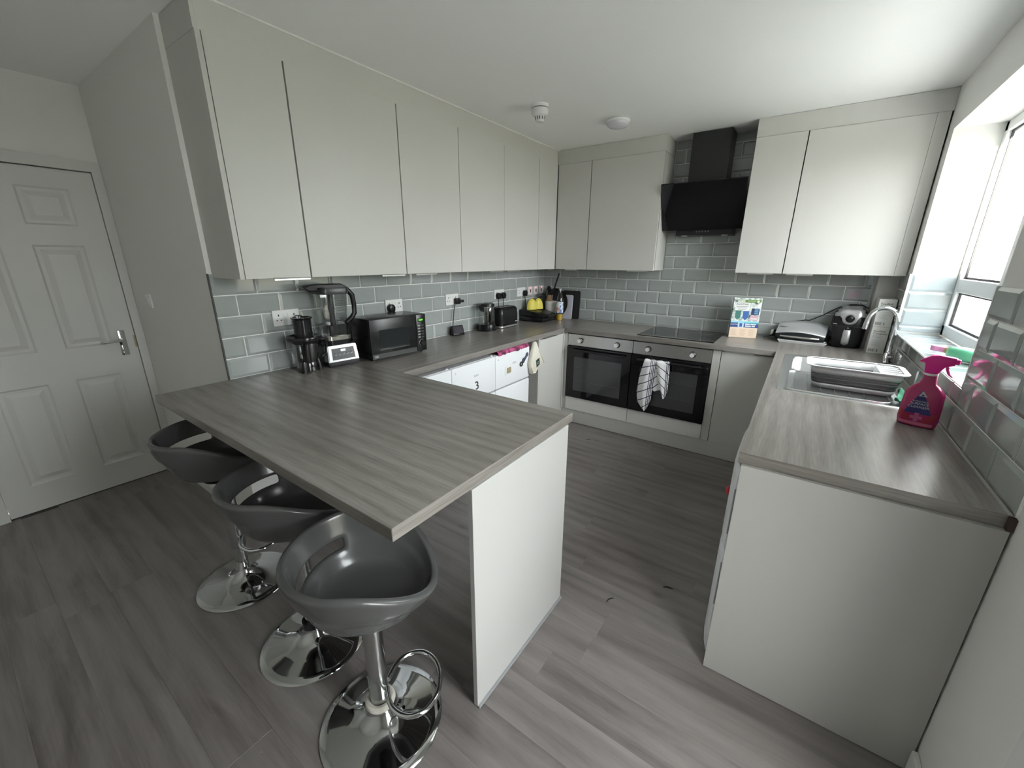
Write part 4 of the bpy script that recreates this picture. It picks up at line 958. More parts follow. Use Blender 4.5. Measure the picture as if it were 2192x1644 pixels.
bm = new(); lathe(bm, [(0, .0), (.138, .0), (.150, .012), (.154, .012), (.141, -.004), (0, -.004)], 40); obj('body', bm, mat('tray_black', (.02, .021, .02), .3), tr, True)
# ================================================================== RIGHT WORKTOP AND SINK
# cereal box
cb = thing('cereal_box', 'colourful cereal box standing behind the hob', 'cereal box', (1.992, -.1885, H), R(14.8))
m = mat('cereal_picture', (.6, .6, .6), .45); N, L = nodes(m); nz = N.new('ShaderNodeTexNoise'); nz.inputs['Scale'].default_value = 26; nz.inputs['Detail'].default_value = 5; tcn = N.new('ShaderNodeTexCoord'); L.new(tcn.outputs['Object'], nz.inputs['Vector'])
rp_ = N.new('ShaderNodeValToRGB'); e = rp_.color_ramp.elements; e[0].position = .34; e[0].color = (.05, .07, .07, 1); e[1].position = .56; e[1].color = (.78, .80, .78, 1); x_ = e.new(.44); x_.color = (.40, .48, .47, 1)
L.new(nz.outputs['Fac'], rp_.inputs['Fac']); L.new(rp_.outputs['Color'], N['Principled BSDF'].inputs['Base Color'])
bx('carton', m, cb, -.099, .099, 0, .055, .0005, .316, .0015)
def slab(name, par, col, x0, x1, z0, z1, y=-.0008, r=None, t=.0006):
    bm = new(); pts = rrect(x0, x1, z0, z1, r) if r else [(x0, z0), (x1, z0), (x1, z1), (x0, z1)]
    loft(bm, [[(a, y + t, b) for a, b in pts], [(a, y, b) for a, b in pts]]); return obj(name, bm, mat('print_%02d%02d%02d' % tuple(int(c * 99) for c in col), col, .5), par)
def poly(name, par, col, pts, y=-.0008, t=.0006):
    bm = new(); loft(bm, [[(a, y + t, b) for a, b in pts], [(a, y, b) for a, b in pts]]); return obj(name, bm, mat('print_%02d%02d%02d' % tuple(int(c * 99) for c in col), col, .5), par)
pr = cb
slab('cream_panel', pr, (.80, .64, .50), -.0985, .0985, .002, .082)
for i in range(3):
    for k in range(7): slab('small_print', pr, (.55, .42, .32), -.085 + i * .062, -.085 + i * .062 + .03 + .012 * ((k * 7 + i * 3) % 4) / 3, .066 - k * .0078, .0685 - k * .0078, -.0014)
slab('blue_band', pr, (.035, .07, .26), -.0985, -.045, .084, .120); slab('blue_band', pr, (.035, .07, .26), -.002, .0985, .084, .122)
slab('cyan_band', pr, (.30, .66, .78), -.0985, .0985, .1205, .134, -.0006); slab('teal_band', pr, (.05, .32, .42), .0, .0985, .112, .1225, -.0013)
text('print_text', 'AVATAR', .015, (-.072, -.0016, .105), X_, Z_, PAPER, pr)
slab('pale_panel', pr, (.55, .72, .82), -.044, -.003, .084, .120); slab('mini_pack', pr, (.05, .12, .4), -.034, -.014, .088, .116, -.0014)
for a, b, z in ((.006, .040, .105), (.044, .082, .105), (.006, .050, .090), (.054, .078, .090)): slab('white_lozenge', pr, (.75, .80, .82), a, b, z, z + .010, -.0016, .003)
slab('green_header', pr, (.14, .27, .07), -.075, .088, .281, .303); slab('white_plate', pr, (.80, .80, .76), -.070, -.020, .284, .300, -.0013)
text('print_text', 'NESTLÉ', .0125, (-.045, -.0018, .292), X_, Z_, mat('print_green', (.05, .12, .03), .5), pr)
text('print_text', 'WHOLE GRAIN', .008, (.028, -.0016, .293), X_, Z_, PAPER, pr)
bm = new(); tube(bm, [(.072, -.0004, .290), (.072, -.0018, .290)], .009, 18); obj('white_badge', bm, mat('badge', (.75, .80, .55), .5), pr)
slab('white_sky', pr, (.78, .79, .77), -.082, .02, .218, .2795, -.0006)
text('print_text', 'AVATAR', .020, (-.035, -.0014, .266), X_, Z_, INK, pr, sx=1.15)
for k, w_ in enumerate((.085, .07, .055)): slab('print_line', pr, (.30, .32, .32), -.035 - w_ / 2, -.035 + w_ / 2, .246 - k * .0105, .2505 - k * .0105, -.0012)
poly('green_shield', pr, (.06, .20, .17), [(-.076, .216), (-.036, .216), (-.036, .16), (-.056, .142), (-.076, .16)]); poly('blue_shield', pr, (.05, .14, .40), [(-.022, .214), (.020, .214), (.020, .165), (-.001, .140), (-.022, .165)])
slab('navy_panel', pr, (.03, .045, .10), .034, .090, .186, .236, -.0008, .006)
for k in range(3): slab('blue_lozenge', pr, (.14, .34, .60), .056, .084, .192 + k * .0145, .2025 + k * .0145, -.0015, .003)
slab('pink_picture', pr, (.62, .42, .46), .032, .090, .142, .182, -.0008, .01); slab('white_wave', pr, (.78, .80, .80), .036, .085, .150, .160, -.0014, .004)

# silver contact grill + drip tray
sg = thing('contact_grill', 'silver and black contact grill with a cord beside the air fryer', 'grill', (2.378, -.115, H), R(-5))
bm = new(); prism(bm, [(-.085, .030), (.085, .026), (.09, .065), (-.08, .052)], -.145, .150, 'x', .006, 2); obj('base', bm, BLACK, sg, True)
bm = new(); rings = []
for k in range(13):
    t = k / 12; x = -.155 + .31 * t; arc = 1 - (2 * t - 1) ** 2
    rings.append([(x, -.105 - .016 * arc, .066 + .020 * arc), (x, -.100 - .016 * arc, .074 + .022 * arc), (x, -.06, .094 + .026 * arc), (x, -.01, .116 + .026 * arc), (x, .05, .134 + .022 * arc), (x, .085, .124 + .01 * arc), (x, .085, .070)])
loft(bm, rings); lid = obj('lid', bm, mat('pale_silver', (.66, .67, .68), .33, .55), sg, True, 50)
bm = new(); rings = []
for k in range(13):
    t = k / 12; x = -.153 + .306 * t; arc = 1 - (2 * t - 1) ** 2
    rings.append([(x, -.102 - .016 * arc, .028), (x, -.110 - .016 * arc, .036), (x, -.112 - .016 * arc, .050), (x, -.107 - .016 * arc, .066 + .018 * arc), (x, -.09, .066 + .018 * arc), (x, -.085, .030)])
loft(bm, rings); obj('lid_rim', bm, mat('navy_black', (.012, .014, .018), .25), lid, True, 60)
bm = new(); tube(bm, [(-.120 + .24 * t, -.114 - .018 * (1 - (2 * t - 1) ** 2), .050 + .002 * (1 - (2*t-1)**2)) for t in [k / 10 for k in range(11)]], .007, 10); obj('handle', bm, mat('pale_chrome', (.75, .75, .72), .15, .9), lid, True)
bm = new(); lathe(bm, [(0, 0), (.034, 0), (.036, .003), (0, .004)], 24, (-.098, -.03, .112), 1.2, .75); obj('badge', bm, STEELD, lid, True)
bm = new(); box(bm, -.19, -.152, .0, .075, .02, .075, .01, 2); obj('hinge_arm', bm, BLACK, sg, True)
bm = new(); box(bm, -.20, -.180, -.02, .05, .035, .075, .008, 2); obj('side_cap', bm, UPVC, sg, True)
bm = new(); tube(bm, [(-.235, -.05, .014), (-.19, -.03, .03), (-.165, .01, .07), (-.12, .03, .105), (-.06, .045, .148), (0, .06, .162), (.03, .062, .162), (.10, .07, .205), (.16, .085, .25), (.19, .09, .272), (.26, .11, .295), (.32, .115, .293), (.36, .118, .27), (.375, .12, .2), (.38, .12, .09)], .0038, 8); obj('cord', bm, BLACK, sg, True, 80)
for a in (-.12, .13):
    bm = new(); tube(bm, [(a, .05, .0005), (a, .05, .03)], .012, 10); obj('foot', bm, BLACK, sg)
dt = thing('drip_tray', 'white drip tray under the silver contact grill', 'tray', (2.388, -.185, H), R(-5))
bm = new(); rings = []
for z, i, in ((.0008, .012), (.020, .0), (.024, .0)): rings.append([(-.148 + i, -.055 + i, z), (.156 - i, -.055 + i, z), (.148 - i, .03, z), (-.142 + i, .03, z)])
loft(bm, rings, cap1=False); bm2 = obj('body', bm, UPVC, dt); so = bm2.modifiers.new('thick', 'SOLIDIFY'); so.thickness = .002

# air fryer
af = thing('air_fryer', 'black air fryer with silver top and dial', 'air fryer', (2.645, -.118, H), R(-4))
rings = []
for z, w_, d_, r_ in ((.002, .088, .080, .05), (.010, .094, .086, .055), (.06, .100, .090, .06), (.14, .102, .092, .06), (.20, .100, .090, .058), (.245, .092, .082, .052), (.272, .078, .068, .045), (.285, .058, .050, .035)):
    rings.append([(q[0], q[1], z) for q in rrect(-w_, w_, -d_, d_, r_, 6)])
bm = new(); loft(bm, rings); obj('body', bm, BLACK, af, True, 60)
# silver hood: upper ring sector hugging the body + lobe round the dial
def skin(u, z):  # body front surface
    for (z0, w0, d0, r0), (z1, w1, d1, r1) in zip(S, S[1:]):
        if z0 <= z <= z1 + 1e-6:
            t = (z - z0) / (z1 - z0); w_, d_, r_ = w0 + (w1 - w0) * t, d0 + (d1 - d0) * t, r0 + (r1 - r0) * t
            a = abs(u); e = w_ - r_
            dy = 0 if a <= e else r_ - math.sqrt(max(0, r_ * r_ - (min(a, w_) - e) ** 2))
            return -(d_ - dy)
S = ((.002, .088, .080, .05), (.010, .094, .086, .055), (.06, .100, .090, .06), (.14, .102, .092, .06), (.20, .100, .090, .058), (.245, .092, .082, .052), (.272, .078, .068, .045), (.285, .058, .050, .035))
bm = new(); NU = 24; g = []
for i in range(NU + 1):
    u = -.088 + .176 * i / NU; a = abs(u)
    zlow = .232 - .012 * (a / .088) if a > .052 else (.232 - .012 - (math.sqrt(max(0, .052 ** 2 - a * a)) * 1.02 + (.052 - a) * .0)) if a < .040 else .218 - (.052 - a) * 1.6
    zlow = max(zlow, .163); col = []
    for k in range(9):
        z = zlow + (.284 - zlow) * k / 8; wz = [s for s in S if s[0] >= z - 1e-6][0][1]
        uu = u * min(1, wz / .092); col.append(bm.verts.new((uu, skin(uu, z) - .0035, z)))
    g.append(col)
for i in range(NU):
    for k in range(8): bm.faces.new((g[i][k], g[i+1][k], g[i+1][k+1], g[i][k+1]))
o = obj('silver_face', bm, SILVER, af, True, 80); so = o.modifiers.new('thick', 'SOLIDIFY'); so.thickness = .004; so.offset = 0
bm = new(); loft(bm, [[(q[0], q[1], z) for q in rrect(-w_, w_, -w_ * .86, w_ * .8, w_ * .6, 5)] for z, w_ in ((.284, .060), (.292, .052), (.294, .03))]); cp_ = obj('top_cap', bm, SILVER, af, True)
bx('vent', BLACK, cp_, -.022, .022, -.028, .0, .2935, .297, .001)
yk = skin(0, .21) - .005
bm = new(); tube(bm, [(0, yk + .004, .210), (0, yk - .004, .210)], [.034, .033], 28); dl = obj('dial_ring', bm, mat('pale_ring', (.62, .63, .64), .2, .8), af, True)
bm = new(); sphere(bm, (0, yk - .006, .210), .026, 20, 12, (1, .6, 1)); obj('dial', bm, BLACK, dl, True)
bm = new(); tube(bm, [(-.088, -.0745, .168), (-.066, -.0885, .168)], .0022, 6); obj('maker_mark', bm, mat('mark_silver', (.7, .7, .7), .3), af)
yh = -.092
bm = new(); rings = []
for k in range(11):
    t = k / 10; z = .022 + .128 * t; w_ = .021 * math.sqrt(max(.0, 1 - (2 * t - 1) ** 6)) + .001; off = .012 + .030 * (1 - (2 * t - 1) ** 4) * (.55 + .45 * (1 - t))
    rings.append([(w_ * math.cos(2*PI*q/14), yh - off + .006 * math.sin(2*PI*q/14), z) for q in range(14)])
loft(bm, rings); hh = obj('basket_handle', bm, SILVER, af, True, 60)
bm = new(); box(bm, -.016, .016, yh - .03, yh + .01, .06, .145, .004); obj('handle_stem', bm, BLACK, af)
bm = new(); pts = [(u, skin(u, .155) - .0006, .155) for u in [-.095 + .19 * k / 24 for k in range(25)]]; tube(bm, pts, .0012, 6); obj('basket_seam', bm, mat('seam_grey', (.05, .05, .05), .4), af)

# two cardboard boxes in the corner
def carton(z, lab):
    c = thing('cardboard_box', lab, 'carton', (2.803, -.235, z), 0, 'stacked cartons')
    bx('carton', PAPER, c, -.045, .045, -.065, .063, .0005, .1795, .0012)
    y = -.0656
    text('print_text', 'Foodlink', .018, (-.034, y, .150), X_, Z_, INK, c, 'LEFT'); text('print_text', 'Complete', .018, (-.034, y, .134), X_, Z_, INK, c, 'LEFT')
    for k, w_ in enumerate((.05, .045)): slab('small_print', c, (.45, .45, .45), -.034, -.034 + w_, .118 - k * .009, .121 - k * .009, y - .0002)
    slab('rule', c, (.3, .3, .3), -.034, .024, .094, .0948, y - .0002)
    for k in range(6): slab('small_print', c, (.55, .55, .55), -.032, -.032 + .04 + .012 * (k % 2), .084 - k * .0065, .0862 - k * .0065, y - .0002)
    for k in range(9): slab('barcode_bar', c, (.05, .05, .05), -.037 + k * .0037, -.037 + k * .0037 + (.0012 if k % 3 else .0022), .012, .031, y - .0002)
    slab('recycling_mark', c, (.2, .2, .2), .004, .010, .022, .029, y - .0002); slab('recycling_mark', c, (.2, .2, .2), .004, .011, .012, .019, y - .0002)
carton(H, 'lower white printed carton in the corner behind the tap'); carton(H + .1805, 'upper white printed carton stacked in the corner behind the tap')

# sink
sk = thing('sink', 'stainless steel inset sink with drainer under the window', 'sink', (2.55, -1.16, H))
sx0, sx1, sy0, sy1 = 2.307, 2.775, -1.648, -.690
def rect24(x0, x1, y0, y1, r): return rrect(x0, x1, y0, y1, r, 5)
bm = new()
h0 = [(q[0], q[1], H + .0002) for q in rect24(sx0, sx1, sy0, sy1, .025)]; h1 = [(q[0], q[1], H + .005) for q in rect24(sx0 + .004, sx1 - .004, sy0 + .004, sy1 - .004, .023)]; h2 = [(q[0], q[1], H + .0045) for q in rect24(sx0 + .012, sx1 - .012, sy0 + .012, sy1 - .012, .02)]; h3 = [(q[0], q[1], H + .0025) for q in rect24(sx0 + .02, sx1 - .02, sy0 + .02, sy1 - .02, .018)]
bx0, bx1, by0, by1 = 2.362, 2.71, -1.15, -.745
h4 = [(q[0], q[1], H + .0025) for q in rect24(bx0 - .006, bx1 + .006, by0 - .006, by1 + .006, .045)]
loft(bm, [h0, h1, h2, h3, h4], cap0=False, cap1=False); obj('rim', bm, SINK, sk, True, 40).matrix_parent_inverse = wm(sk).inverted()
bm = new(); rings = [h4] + [[(q[0], q[1], H + z) for q in rect24(bx0 + i, bx1 - i, by0 + i, by1 - i, .045)] for z, i in ((-.004, .0), (-.12, .006), (-.15, .018), (-.158, .05))]
loft(bm, rings, cap0=False); wobj('bowl', bm, SINK, sk, True, 60)
bm = new(); tube(bm, [(2.535, -.95, H - .157), (2.535, -.95, H - .153)], .04, 24); wobj('waste', bm, CHROME, sk, True)
bm = new(); pts = [(q[0], q[1], H + .003) for q in rrect(2.345, 2.735, -1.615, -1.185, .04, 5)]; tube(bm, pts, .005, 8, True); wobj('drainer_bead', bm, SINK, sk, True)
for k in range(6):
    bm = new(); xx = 2.375 + k * .055; tube(bm, [(xx, -1.59, H + .0015), (xx, -1.57, H + .003), (xx, -1.23, H + .003), (xx, -1.21, H + .0015)], .003, 8); wobj('drainer_rib', bm, SINK, sk, True)
# tap
tp = thing('tap', 'chrome swan-neck kitchen tap behind the sink', 'tap', (2.828, -.602, H))
bm = new(); lathe(bm, [(0, .0005), (.026, .0005), (.026, .006), (.020, .010), (.0195, .06), (.015, .066), (.0135, .07)], 24); obj('base', bm, CHROME, tp, True)
pts = [(0, 0, .06), (0, 0, .12), (.002, 0, .20), (.001, 0, .25)]
for k in range(1, 14):
    a = PI * k / 14; pts.append((-.068 + .069 * math.cos(a), -.004 * k / 14, .25 + .080 * math.sin(a)))
pts += [(-.139, -.004, .235), (-.142, -.004, .196)]
bm = new(); tube(bm, pts, [.0125] * (len(pts) - 2) + [.0125, .0135], 16); obj('spout', bm, CHROME, tp, True, 70)
bm = new(); tube(bm, [(.0, -.018, .04), (.006, -.04, .043), (.012, -.058, .05)], [.008, .006, .006], 10); obj('lever', bm, CHROME, tp, True)
# dish drainer
dd = thing('dish_rack', 'white and grey collapsible dish rack standing on the sink', 'dish rack', (2.602, -1.405, H + .006))
def ring(wx, wy, z, c=.035): return [(x, y, z) for x, y in rrect(-wx, wx, -wy, wy, c, 4)]
bm = new(); loft(bm, [ring(.150, .088, .001), ring(.156, .093, .012), ring(.158, .095, .022)], cap1=False); o = obj('base_tray', bm, UPVC, dd, True, 40); so = o.modifiers.new('t', 'SOLIDIFY'); so.thickness = .003; so.offset = -1
bm = new(); loft(bm, [ring(.156, .093, .022), ring(.161, .097, .032), ring(.157, .094, .034), ring(.164, .099, .050), ring(.161, .097, .054), ring(.168, .103, .072)], cap0=False, cap1=False); o = obj('silicone_wall', bm, mat('grey_silicone', (.14, .14, .145), .45), dd, True, 40); so = o.modifiers.new('t', 'SOLIDIFY'); so.thickness = .003; so.offset = -1
bm = new(); loft(bm, [ring(.169, .104, .072), ring(.172, .107, .105)], cap0=False, cap1=False); o = obj('upper_wall', bm, UPVC, dd, True, 40); so = o.modifiers.new('t', 'SOLIDIFY'); so.thickness = .003; so.offset = -1
bm = new(); loft(bm, [ring(.170, .105, .105), ring(.190, .120, .106, .045), ring(.191, .121, .110, .045), ring(.170, .105, .1095)], cap0=False, cap1=False); obj('rim', bm, UPVC, dd, True, 40)
bm = new(); box(bm, .085, .093, -.098, .098, .062, .108); obj('divider', bm, UPVC, dd)
for k in range(4): bx('cutlery_bar', UPVC, dd, .094, .170, -.070 + k * .045, -.058 + k * .045, .100, .106)
# pink spray bottle
sp = thing('spray_bottle', 'pink spray bottle of surface cleanser standing on the worktop', 'spray bottle', (2.775, -1.852, H), R(-17))
PINK = mat('pink_liquid', (.44, .035, .15), .22, coat=.3); HOT = mat('hot_pink', (.82, .03, .33), .3)
def ell(wx, wy, z, n=28, e=3.4):
    out = []
    for k in range(n):
        t = 2 * PI * k / n; c, s = math.cos(t), math.sin(t)
        out.append((wx * math.copysign(abs(c) ** (2 / e), c), wy * math.copysign(abs(s) ** (2 / e), s), z))
    return out
bm = new(); loft(bm, [ell(a, b, z) for z, a, b in ((.0006, .049, .023), (.006, .054, .027), (.03, .0575, .029), (.09, .0565, .029), (.128, .0545, .028), (.138, .050, .0265), (.158, .034, .0215), (.168, .0235, .0195), (.182, .0205, .0185), (.200, .0185, .0175))]); bo = obj('bottle_body', bm, PINK, sp, True, 60)
bm = new(); lathe(bm, [(.0175, .199), (.0195, .199), (.0195, .207), (.0175, .207)], 20); obj('collar', bm, UPVC, sp, True)
bm = new(); prism(bm, [(-.019, .206), (.016, .206), (.026, .228), (.030, .236), (.044, .242), (.052, .246), (.056, .262), (.052, .272), (.010, .276), (-.012, .272), (-.030, .258), (-.042, .246), (-.024, .244)], -.013, .013, 'y', .003, 2); hd_ = obj('sprayer_head', bm, HOT, sp, True)
bm = new(); prism(bm, [(.030, .238), (.040, .238), (.040, .228), (.047, .212), (.056, .203), (.054, .200), (.041, .209), (.033, .225)], -.007, .007, 'y', .0015); obj('trigger', bm, HOT, hd_, True)
bm = new(); box(bm, .052, .062, -.010, .010, .250, .268, .002); obj('nozzle', bm, HOT, hd_, True)
# label pieces follow the bottle front (local -y)
def fr(x, z):
    T_ = ((.0006, .049, .023), (.006, .054, .027), (.03, .0575, .029), (.09, .0565, .029), (.128, .0545, .028), (.138, .050, .0265), (.158, .034, .0215), (.17, .0235, .0195))
    for (z0, a0, b0), (z1, a1, b1) in zip(T_, T_[1:]):
        if z0 <= z <= z1:
            t = (z - z0) / (z1 - z0); a, b = a0 + (a1 - a0) * t, b0 + (b1 - b0) * t
            return -b * max(0, 1 - min(1, abs(x) / a) ** 3.4) ** (1 / 3.4)
    return -.02
def decal(name, col, fn, x0, x1, z0, z1, nx=10, nz=10, off=.0007):
    """thin patch on the bottle front; fn(u,v)->(x,z) inside the patch"""
    bm = new(); g = [[bm.verts.new((lambda q: (q[0], fr(*q) - off, q[1]))(fn(x0 + (x1 - x0) * i / nx, z0 + (z1 - z0) * k / nz))) for k in range(nz + 1)] for i in range(nx + 1)]
    for i in range(nx):
        for k in range(nz):
            try: bm.faces.new((g[i][k], g[i+1][k], g[i+1][k+1], g[i][k+1]))
            except ValueError: pass
    bmesh.ops.remove_doubles(bm, verts=bm.verts, dist=1e-6)
    return obj(name, bm, mat('label_%s' % name, col, .45), bo)
def tri(x0, x1, xt, z0, zt): return lambda u, v: ((x0 + (x1 - x0) * u) * (1 - v) + xt * v, z0 + (zt - z0) * v)
decal('blue_triangle', (.035, .03, .17), tri(-.040, .036, -.004, .052, .146), 0, 1, 0, 1, 12, 14)
decal('silver_triangle', (.55, .52, .60), tri(-.012, .012, -.003, .120, .141), 0, 1, 0, 1, 4, 4, .0012)
decal('silver_inner', (.05, .04, .2), tri(-.006, .006, -.002, .122, .130), 0, 1, 0, 1, 3, 3, .0016)
decal('pink_base_band', (.62, .16, .28), lambda u, v: (u, v), -.048, .046, .008, .020, 10, 2)
decal('pink_cross', (.55, .12, .28), lambda u, v: (u, v), -.008, .004, .022, .056, 3, 6, .0012); decal('pink_cross_bar', (.55, .12, .28), lambda u, v: (u, v), -.019, .015, .032, .044, 6, 3, .0012)
for i, (cx, cz, r_) in enumerate(((-.040, .040, .010), (-.028, .034, .010), (.024, .030, .009), (.036, .036, .010), (-.046, .052, .008), (.042, .050, .009))):
    decal('berry_%d' % i if False else 'berry', (.38, .02, .05), (lambda cx, cz, r_: lambda u, v: (cx + r_ * u * math.cos(v), cz + r_ * u * math.sin(v)))(cx, cz, r_), 0, 1, 0, 2 * PI, 3, 12, .0010)
for body, s_, z_ in (('ANTIBACTERIAL', .0062, .101), ('SURFACE', .0125, .091), ('CLEANSER', .0125, .079)):
    t = text('print_text', body, s_, (-.003, -.0315, z_), X_, Z_, mat('label_white', (.72, .72, .78), .5), bo)
# second bottle lying on the sill
s2 = thing('spray_bottle', 'green spray bottle with pink head lying on the window sill', 'spray bottle', (2.975, -1.30, ZS + .0295), R(-63))
bm = new(); rings = [[(x, y, z) for y, z, x in [(q[0], q[1], d) for q in ell(a, b, 0)]] for d, a, b in ((.125, .036, .022), (.120, .040, .026), (.05, .042, .028), (-.03, .041, .028), (-.05, .034, .024), (-.065, .016, .015), (-.075, .014, .014))]
bm = new(); loft(bm, [[(d, q[0], q[1]) for q in ell(a, b, 0)] for d, a, b in ((.125, .036, .022), (.120, .040, .026), (.05, .042, .028), (-.03, .041, .028), (-.05, .034, .024), (-.065, .016, .015), (-.075, .014, .014))]); obj('bottle_body', bm, mat('green_liquid', (.16, .62, .36), .25, coat=.3), s2, True, 60)
bm = new(); tube(bm, [(-.074, 0, 0), (-.088, 0, 0)], .0155, 16); obj('collar', bm, mat('orange_collar', (.6, .35, .2), .4), s2, True)
bm = new(); prism(bm, [(-.087, -.012), (-.087, .016), (-.11, .018), (-.135, .024), (-.150, .045), (-.158, .042), (-.156, .015), (-.150, -.016), (-.145, -.028), (-.125, -.026), (-.11, -.016)], -.012, .012, 'z', .003, 2); obj('sprayer_head', bm, mat('pale_pink', (.85, .35, .62), .35), s2, True)
# scourer on the sill, green cloth by the rack
sc_ = thing('scourer', 'small dark scourer at the near end of the window sill', 'scourer', (2.895, -1.862, ZS + .0005), R(20))
bm = new(); sphere(bm, (0, 0, .017), .02, 12, 8, (1, .8, .85)); obj('pad', bm, mat('dark_scourer', (.03, .025, .035), .9, noise=.3, nscale=200), sc_, True)
def crumple(name, part, lab, cat, m_, loc, sx, sy, amp, seed, rz=0., n=14, drop=0.):
    t = thing(name, lab, cat, loc, rz); rr = random.Random(seed); ph = [rr.uniform(0, 6) for _ in range(6)]
    bm = new(); g = []
    for i in range(n + 1):
        col = []
        for k in range(n + 1):
            u, v = i / n - .5, k / n - .5
            z = amp * (1 + .5 * math.sin(7 * u + ph[0]) * math.cos(5 * v + ph[1]) + .35 * math.sin(13 * v + 6 * u + ph[2]) + .2 * math.sin(19 * u - 8 * v + ph[3])) - drop * (2 * abs(u)) ** 3
            col.append(bm.verts.new((u * sx * (1 + .12 * math.sin(6 * v + ph[4])), v * sy * (1 + .12 * math.sin(5 * u + ph[5])), max(.0015, z))))
        g.append(col)
    for i in range(n):
        for k in range(n): bm.faces.new((g[i][k], g[i+1][k], g[i+1][k+1], g[i][k+1]))
    o = obj(part, bm, m_, t, True, 180); so = o.modifiers.new('t', 'SOLIDIFY'); so.thickness = .002
    return t
crumple('dish_cloth', 'cloth', 'green dish cloth lying between the dish rack and the spray bottle', 'cloth', mat('mint_cloth', (.18, .55, .36), .8), (2.795, -1.53, H + .006), .075, .16, .022, 5, R(-10))

# ================================================================== TEXTILES, MAGNETS ON THE LEFT AND OVENS
m = mat('check_towel', (.80, .80, .82), .85); N, L = nodes(m); b = N['Principled BSDF']
uvn = N.new('ShaderNodeUVMap'); sx_ = N.new('ShaderNodeSeparateXYZ'); L.new(uvn.outputs[0], sx_.inputs[0])
def stripes(src, freq, width):
    a = N.new('ShaderNodeMath'); a.operation = 'MULTIPLY'; a.inputs[1].default_value = freq; L.new(src, a.inputs[0])
    f = N.new('ShaderNodeMath'); f.operation = 'FRACT'; L.new(a.outputs[0], f.inputs[0])
    c = N.new('ShaderNodeMath'); c.operation = 'LESS_THAN'; c.inputs[1].default_value = width; L.new(f.outputs[0], c.inputs[0]); return c.outputs[0], f.outputs[0]
s1, _ = stripes(sx_.outputs['Y'], 14.5, .11)
_, f2 = stripes(sx_.outputs['X'], 8., .3)
m3 = N.new('ShaderNodeMath'); m3.operation = 'MULTIPLY'; m3.inputs[1].default_value = 10; L.new(f2, m3.inputs[0]); fr3 = N.new('ShaderNodeMath'); fr3.operation = 'FRACT'; L.new(m3.outputs[0], fr3.inputs[0])
lt = N.new('ShaderNodeMath'); lt.operation = 'LESS_THAN'; lt.inputs[1].default_value = .4; L.new(fr3.outputs[0], lt.inputs[0]); lt2 = N.new('ShaderNodeMath'); lt2.operation = 'LESS_THAN'; lt2.inputs[1].default_value = .4; L.new(f2, lt2.inputs[0]); an = N.new('ShaderNodeMath'); an.operation = 'MULTIPLY'; L.new(lt.outputs[0], an.inputs[0]); L.new(lt2.outputs[0], an.inputs[1])
mxm = N.new('ShaderNodeMath'); mxm.operation = 'MAXIMUM'; L.new(s1, mxm.inputs[0]); L.new(an.outputs[0], mxm.inputs[1])
mc = N.new('ShaderNodeMix'); mc.data_type = 'RGBA'; mc.inputs['A'].default_value = (.80, .80, .82, 1); mc.inputs['B'].default_value = (.03, .03, .06, 1); L.new(mxm.outputs[0], mc.inputs['Factor']); L.new(mc.outputs['Result'], b.inputs['Base Color'])
TOWEL = m
tw = thing('tea_towel', 'white tea towel with dark check hanging over the oven handle', 'tea towel', (1.47, -.652, .735))
def tail(name, xt0, xt1, path, yoff, skew, fold, seed, widths):
    """hanging tail: path of (centre_x, z), widths along it; wraps over the rail at the top"""
    bm = new(); uv = bm.loops.layers.uv.new('UVMap'); nu = 14; g = []; n = len(path)
    for i, ((cx, z), w_) in enumerate(zip(path, widths)):
        row = []
        for k in range(nu + 1):
            u = k / nu - .5; t = i / (n - 1)
            y = yoff - .006 * math.cos(fold * 2 * PI * u + seed) * min(1, t * 4) - .010 * math.sin(PI * (u + .5)) * min(1, t * 3)
            row.append(bm.verts.new((cx + u * w_, y, z + skew * u * w_ * min(1, t * 3))))
        g.append(row)
    L_ = 0; acc = [0]
    for i in range(1, n): L_ += abs(path[i][1] - path[i-1][1]); acc.append(L_)
    for i in range(n - 1):
        for k in range(nu):
            f = bm.faces.new((g[i][k], g[i][k+1], g[i+1][k+1], g[i+1][k]))
            for l, (a, c) in zip(f.loops, ((i, k), (i, k+1), (i+1, k+1), (i+1, k))): l[uv].uv = ((path[a][0] + (c / nu - .5) * widths[a] - 1.3) * 1.0 + .06 * skew * acc[a], acc[a] + .25 * skew * (c / nu) * .3 + .02 * seed)
    o = wobj(name, bm, TOWEL, tw, True, 180); so = o.modifiers.new('t', 'SOLIDIFY'); so.thickness = .0025; so.offset = 0
    return o
def pathof(pts, n=18):
    out = []
    for i in range(n):
        t = i / (n - 1) * (len(pts) - 1); k = min(int(t), len(pts) - 2); q = t - k; out.append(tuple(pts[k][j] * (1 - q) + pts[k+1][j] * q for j in range(3)))
    return [(a, b_) for a, b_, c in out], [c for a, b_, c in out]
pa, wa = pathof([(1.425, .733, .105), (1.412, .66, .115), (1.398, .56, .128), (1.395, .46, .130), (1.402, .38, .105), (1.410, .32, .045), (1.413, .298, .008)]); tail('left_tail', 0, 0, pa, -.668, .35, 1.3, .5, wa)
pa, wa = pathof([(1.520, .731, .095), (1.528, .66, .10), (1.534, .58, .092), (1.545, .51, .066), (1.552, .46, .03), (1.555, .432, .006)]); tail('right_tail', 0, 0, pa, -.672, -.55, 1.0, 1.7, wa)
pa, wa = pathof([(1.472, .733, .11), (1.475, .66, .10), (1.478, .60, .10), (1.485, .545, .10), (1.495, .505, .075), (1.500, .49, .05)]); tail('middle_fold', 0, 0, pa, -.660, .5, 1.2, 3.1, wa)
bm = new(); uv = bm.loops.layers.uv.new('UVMap'); g = []
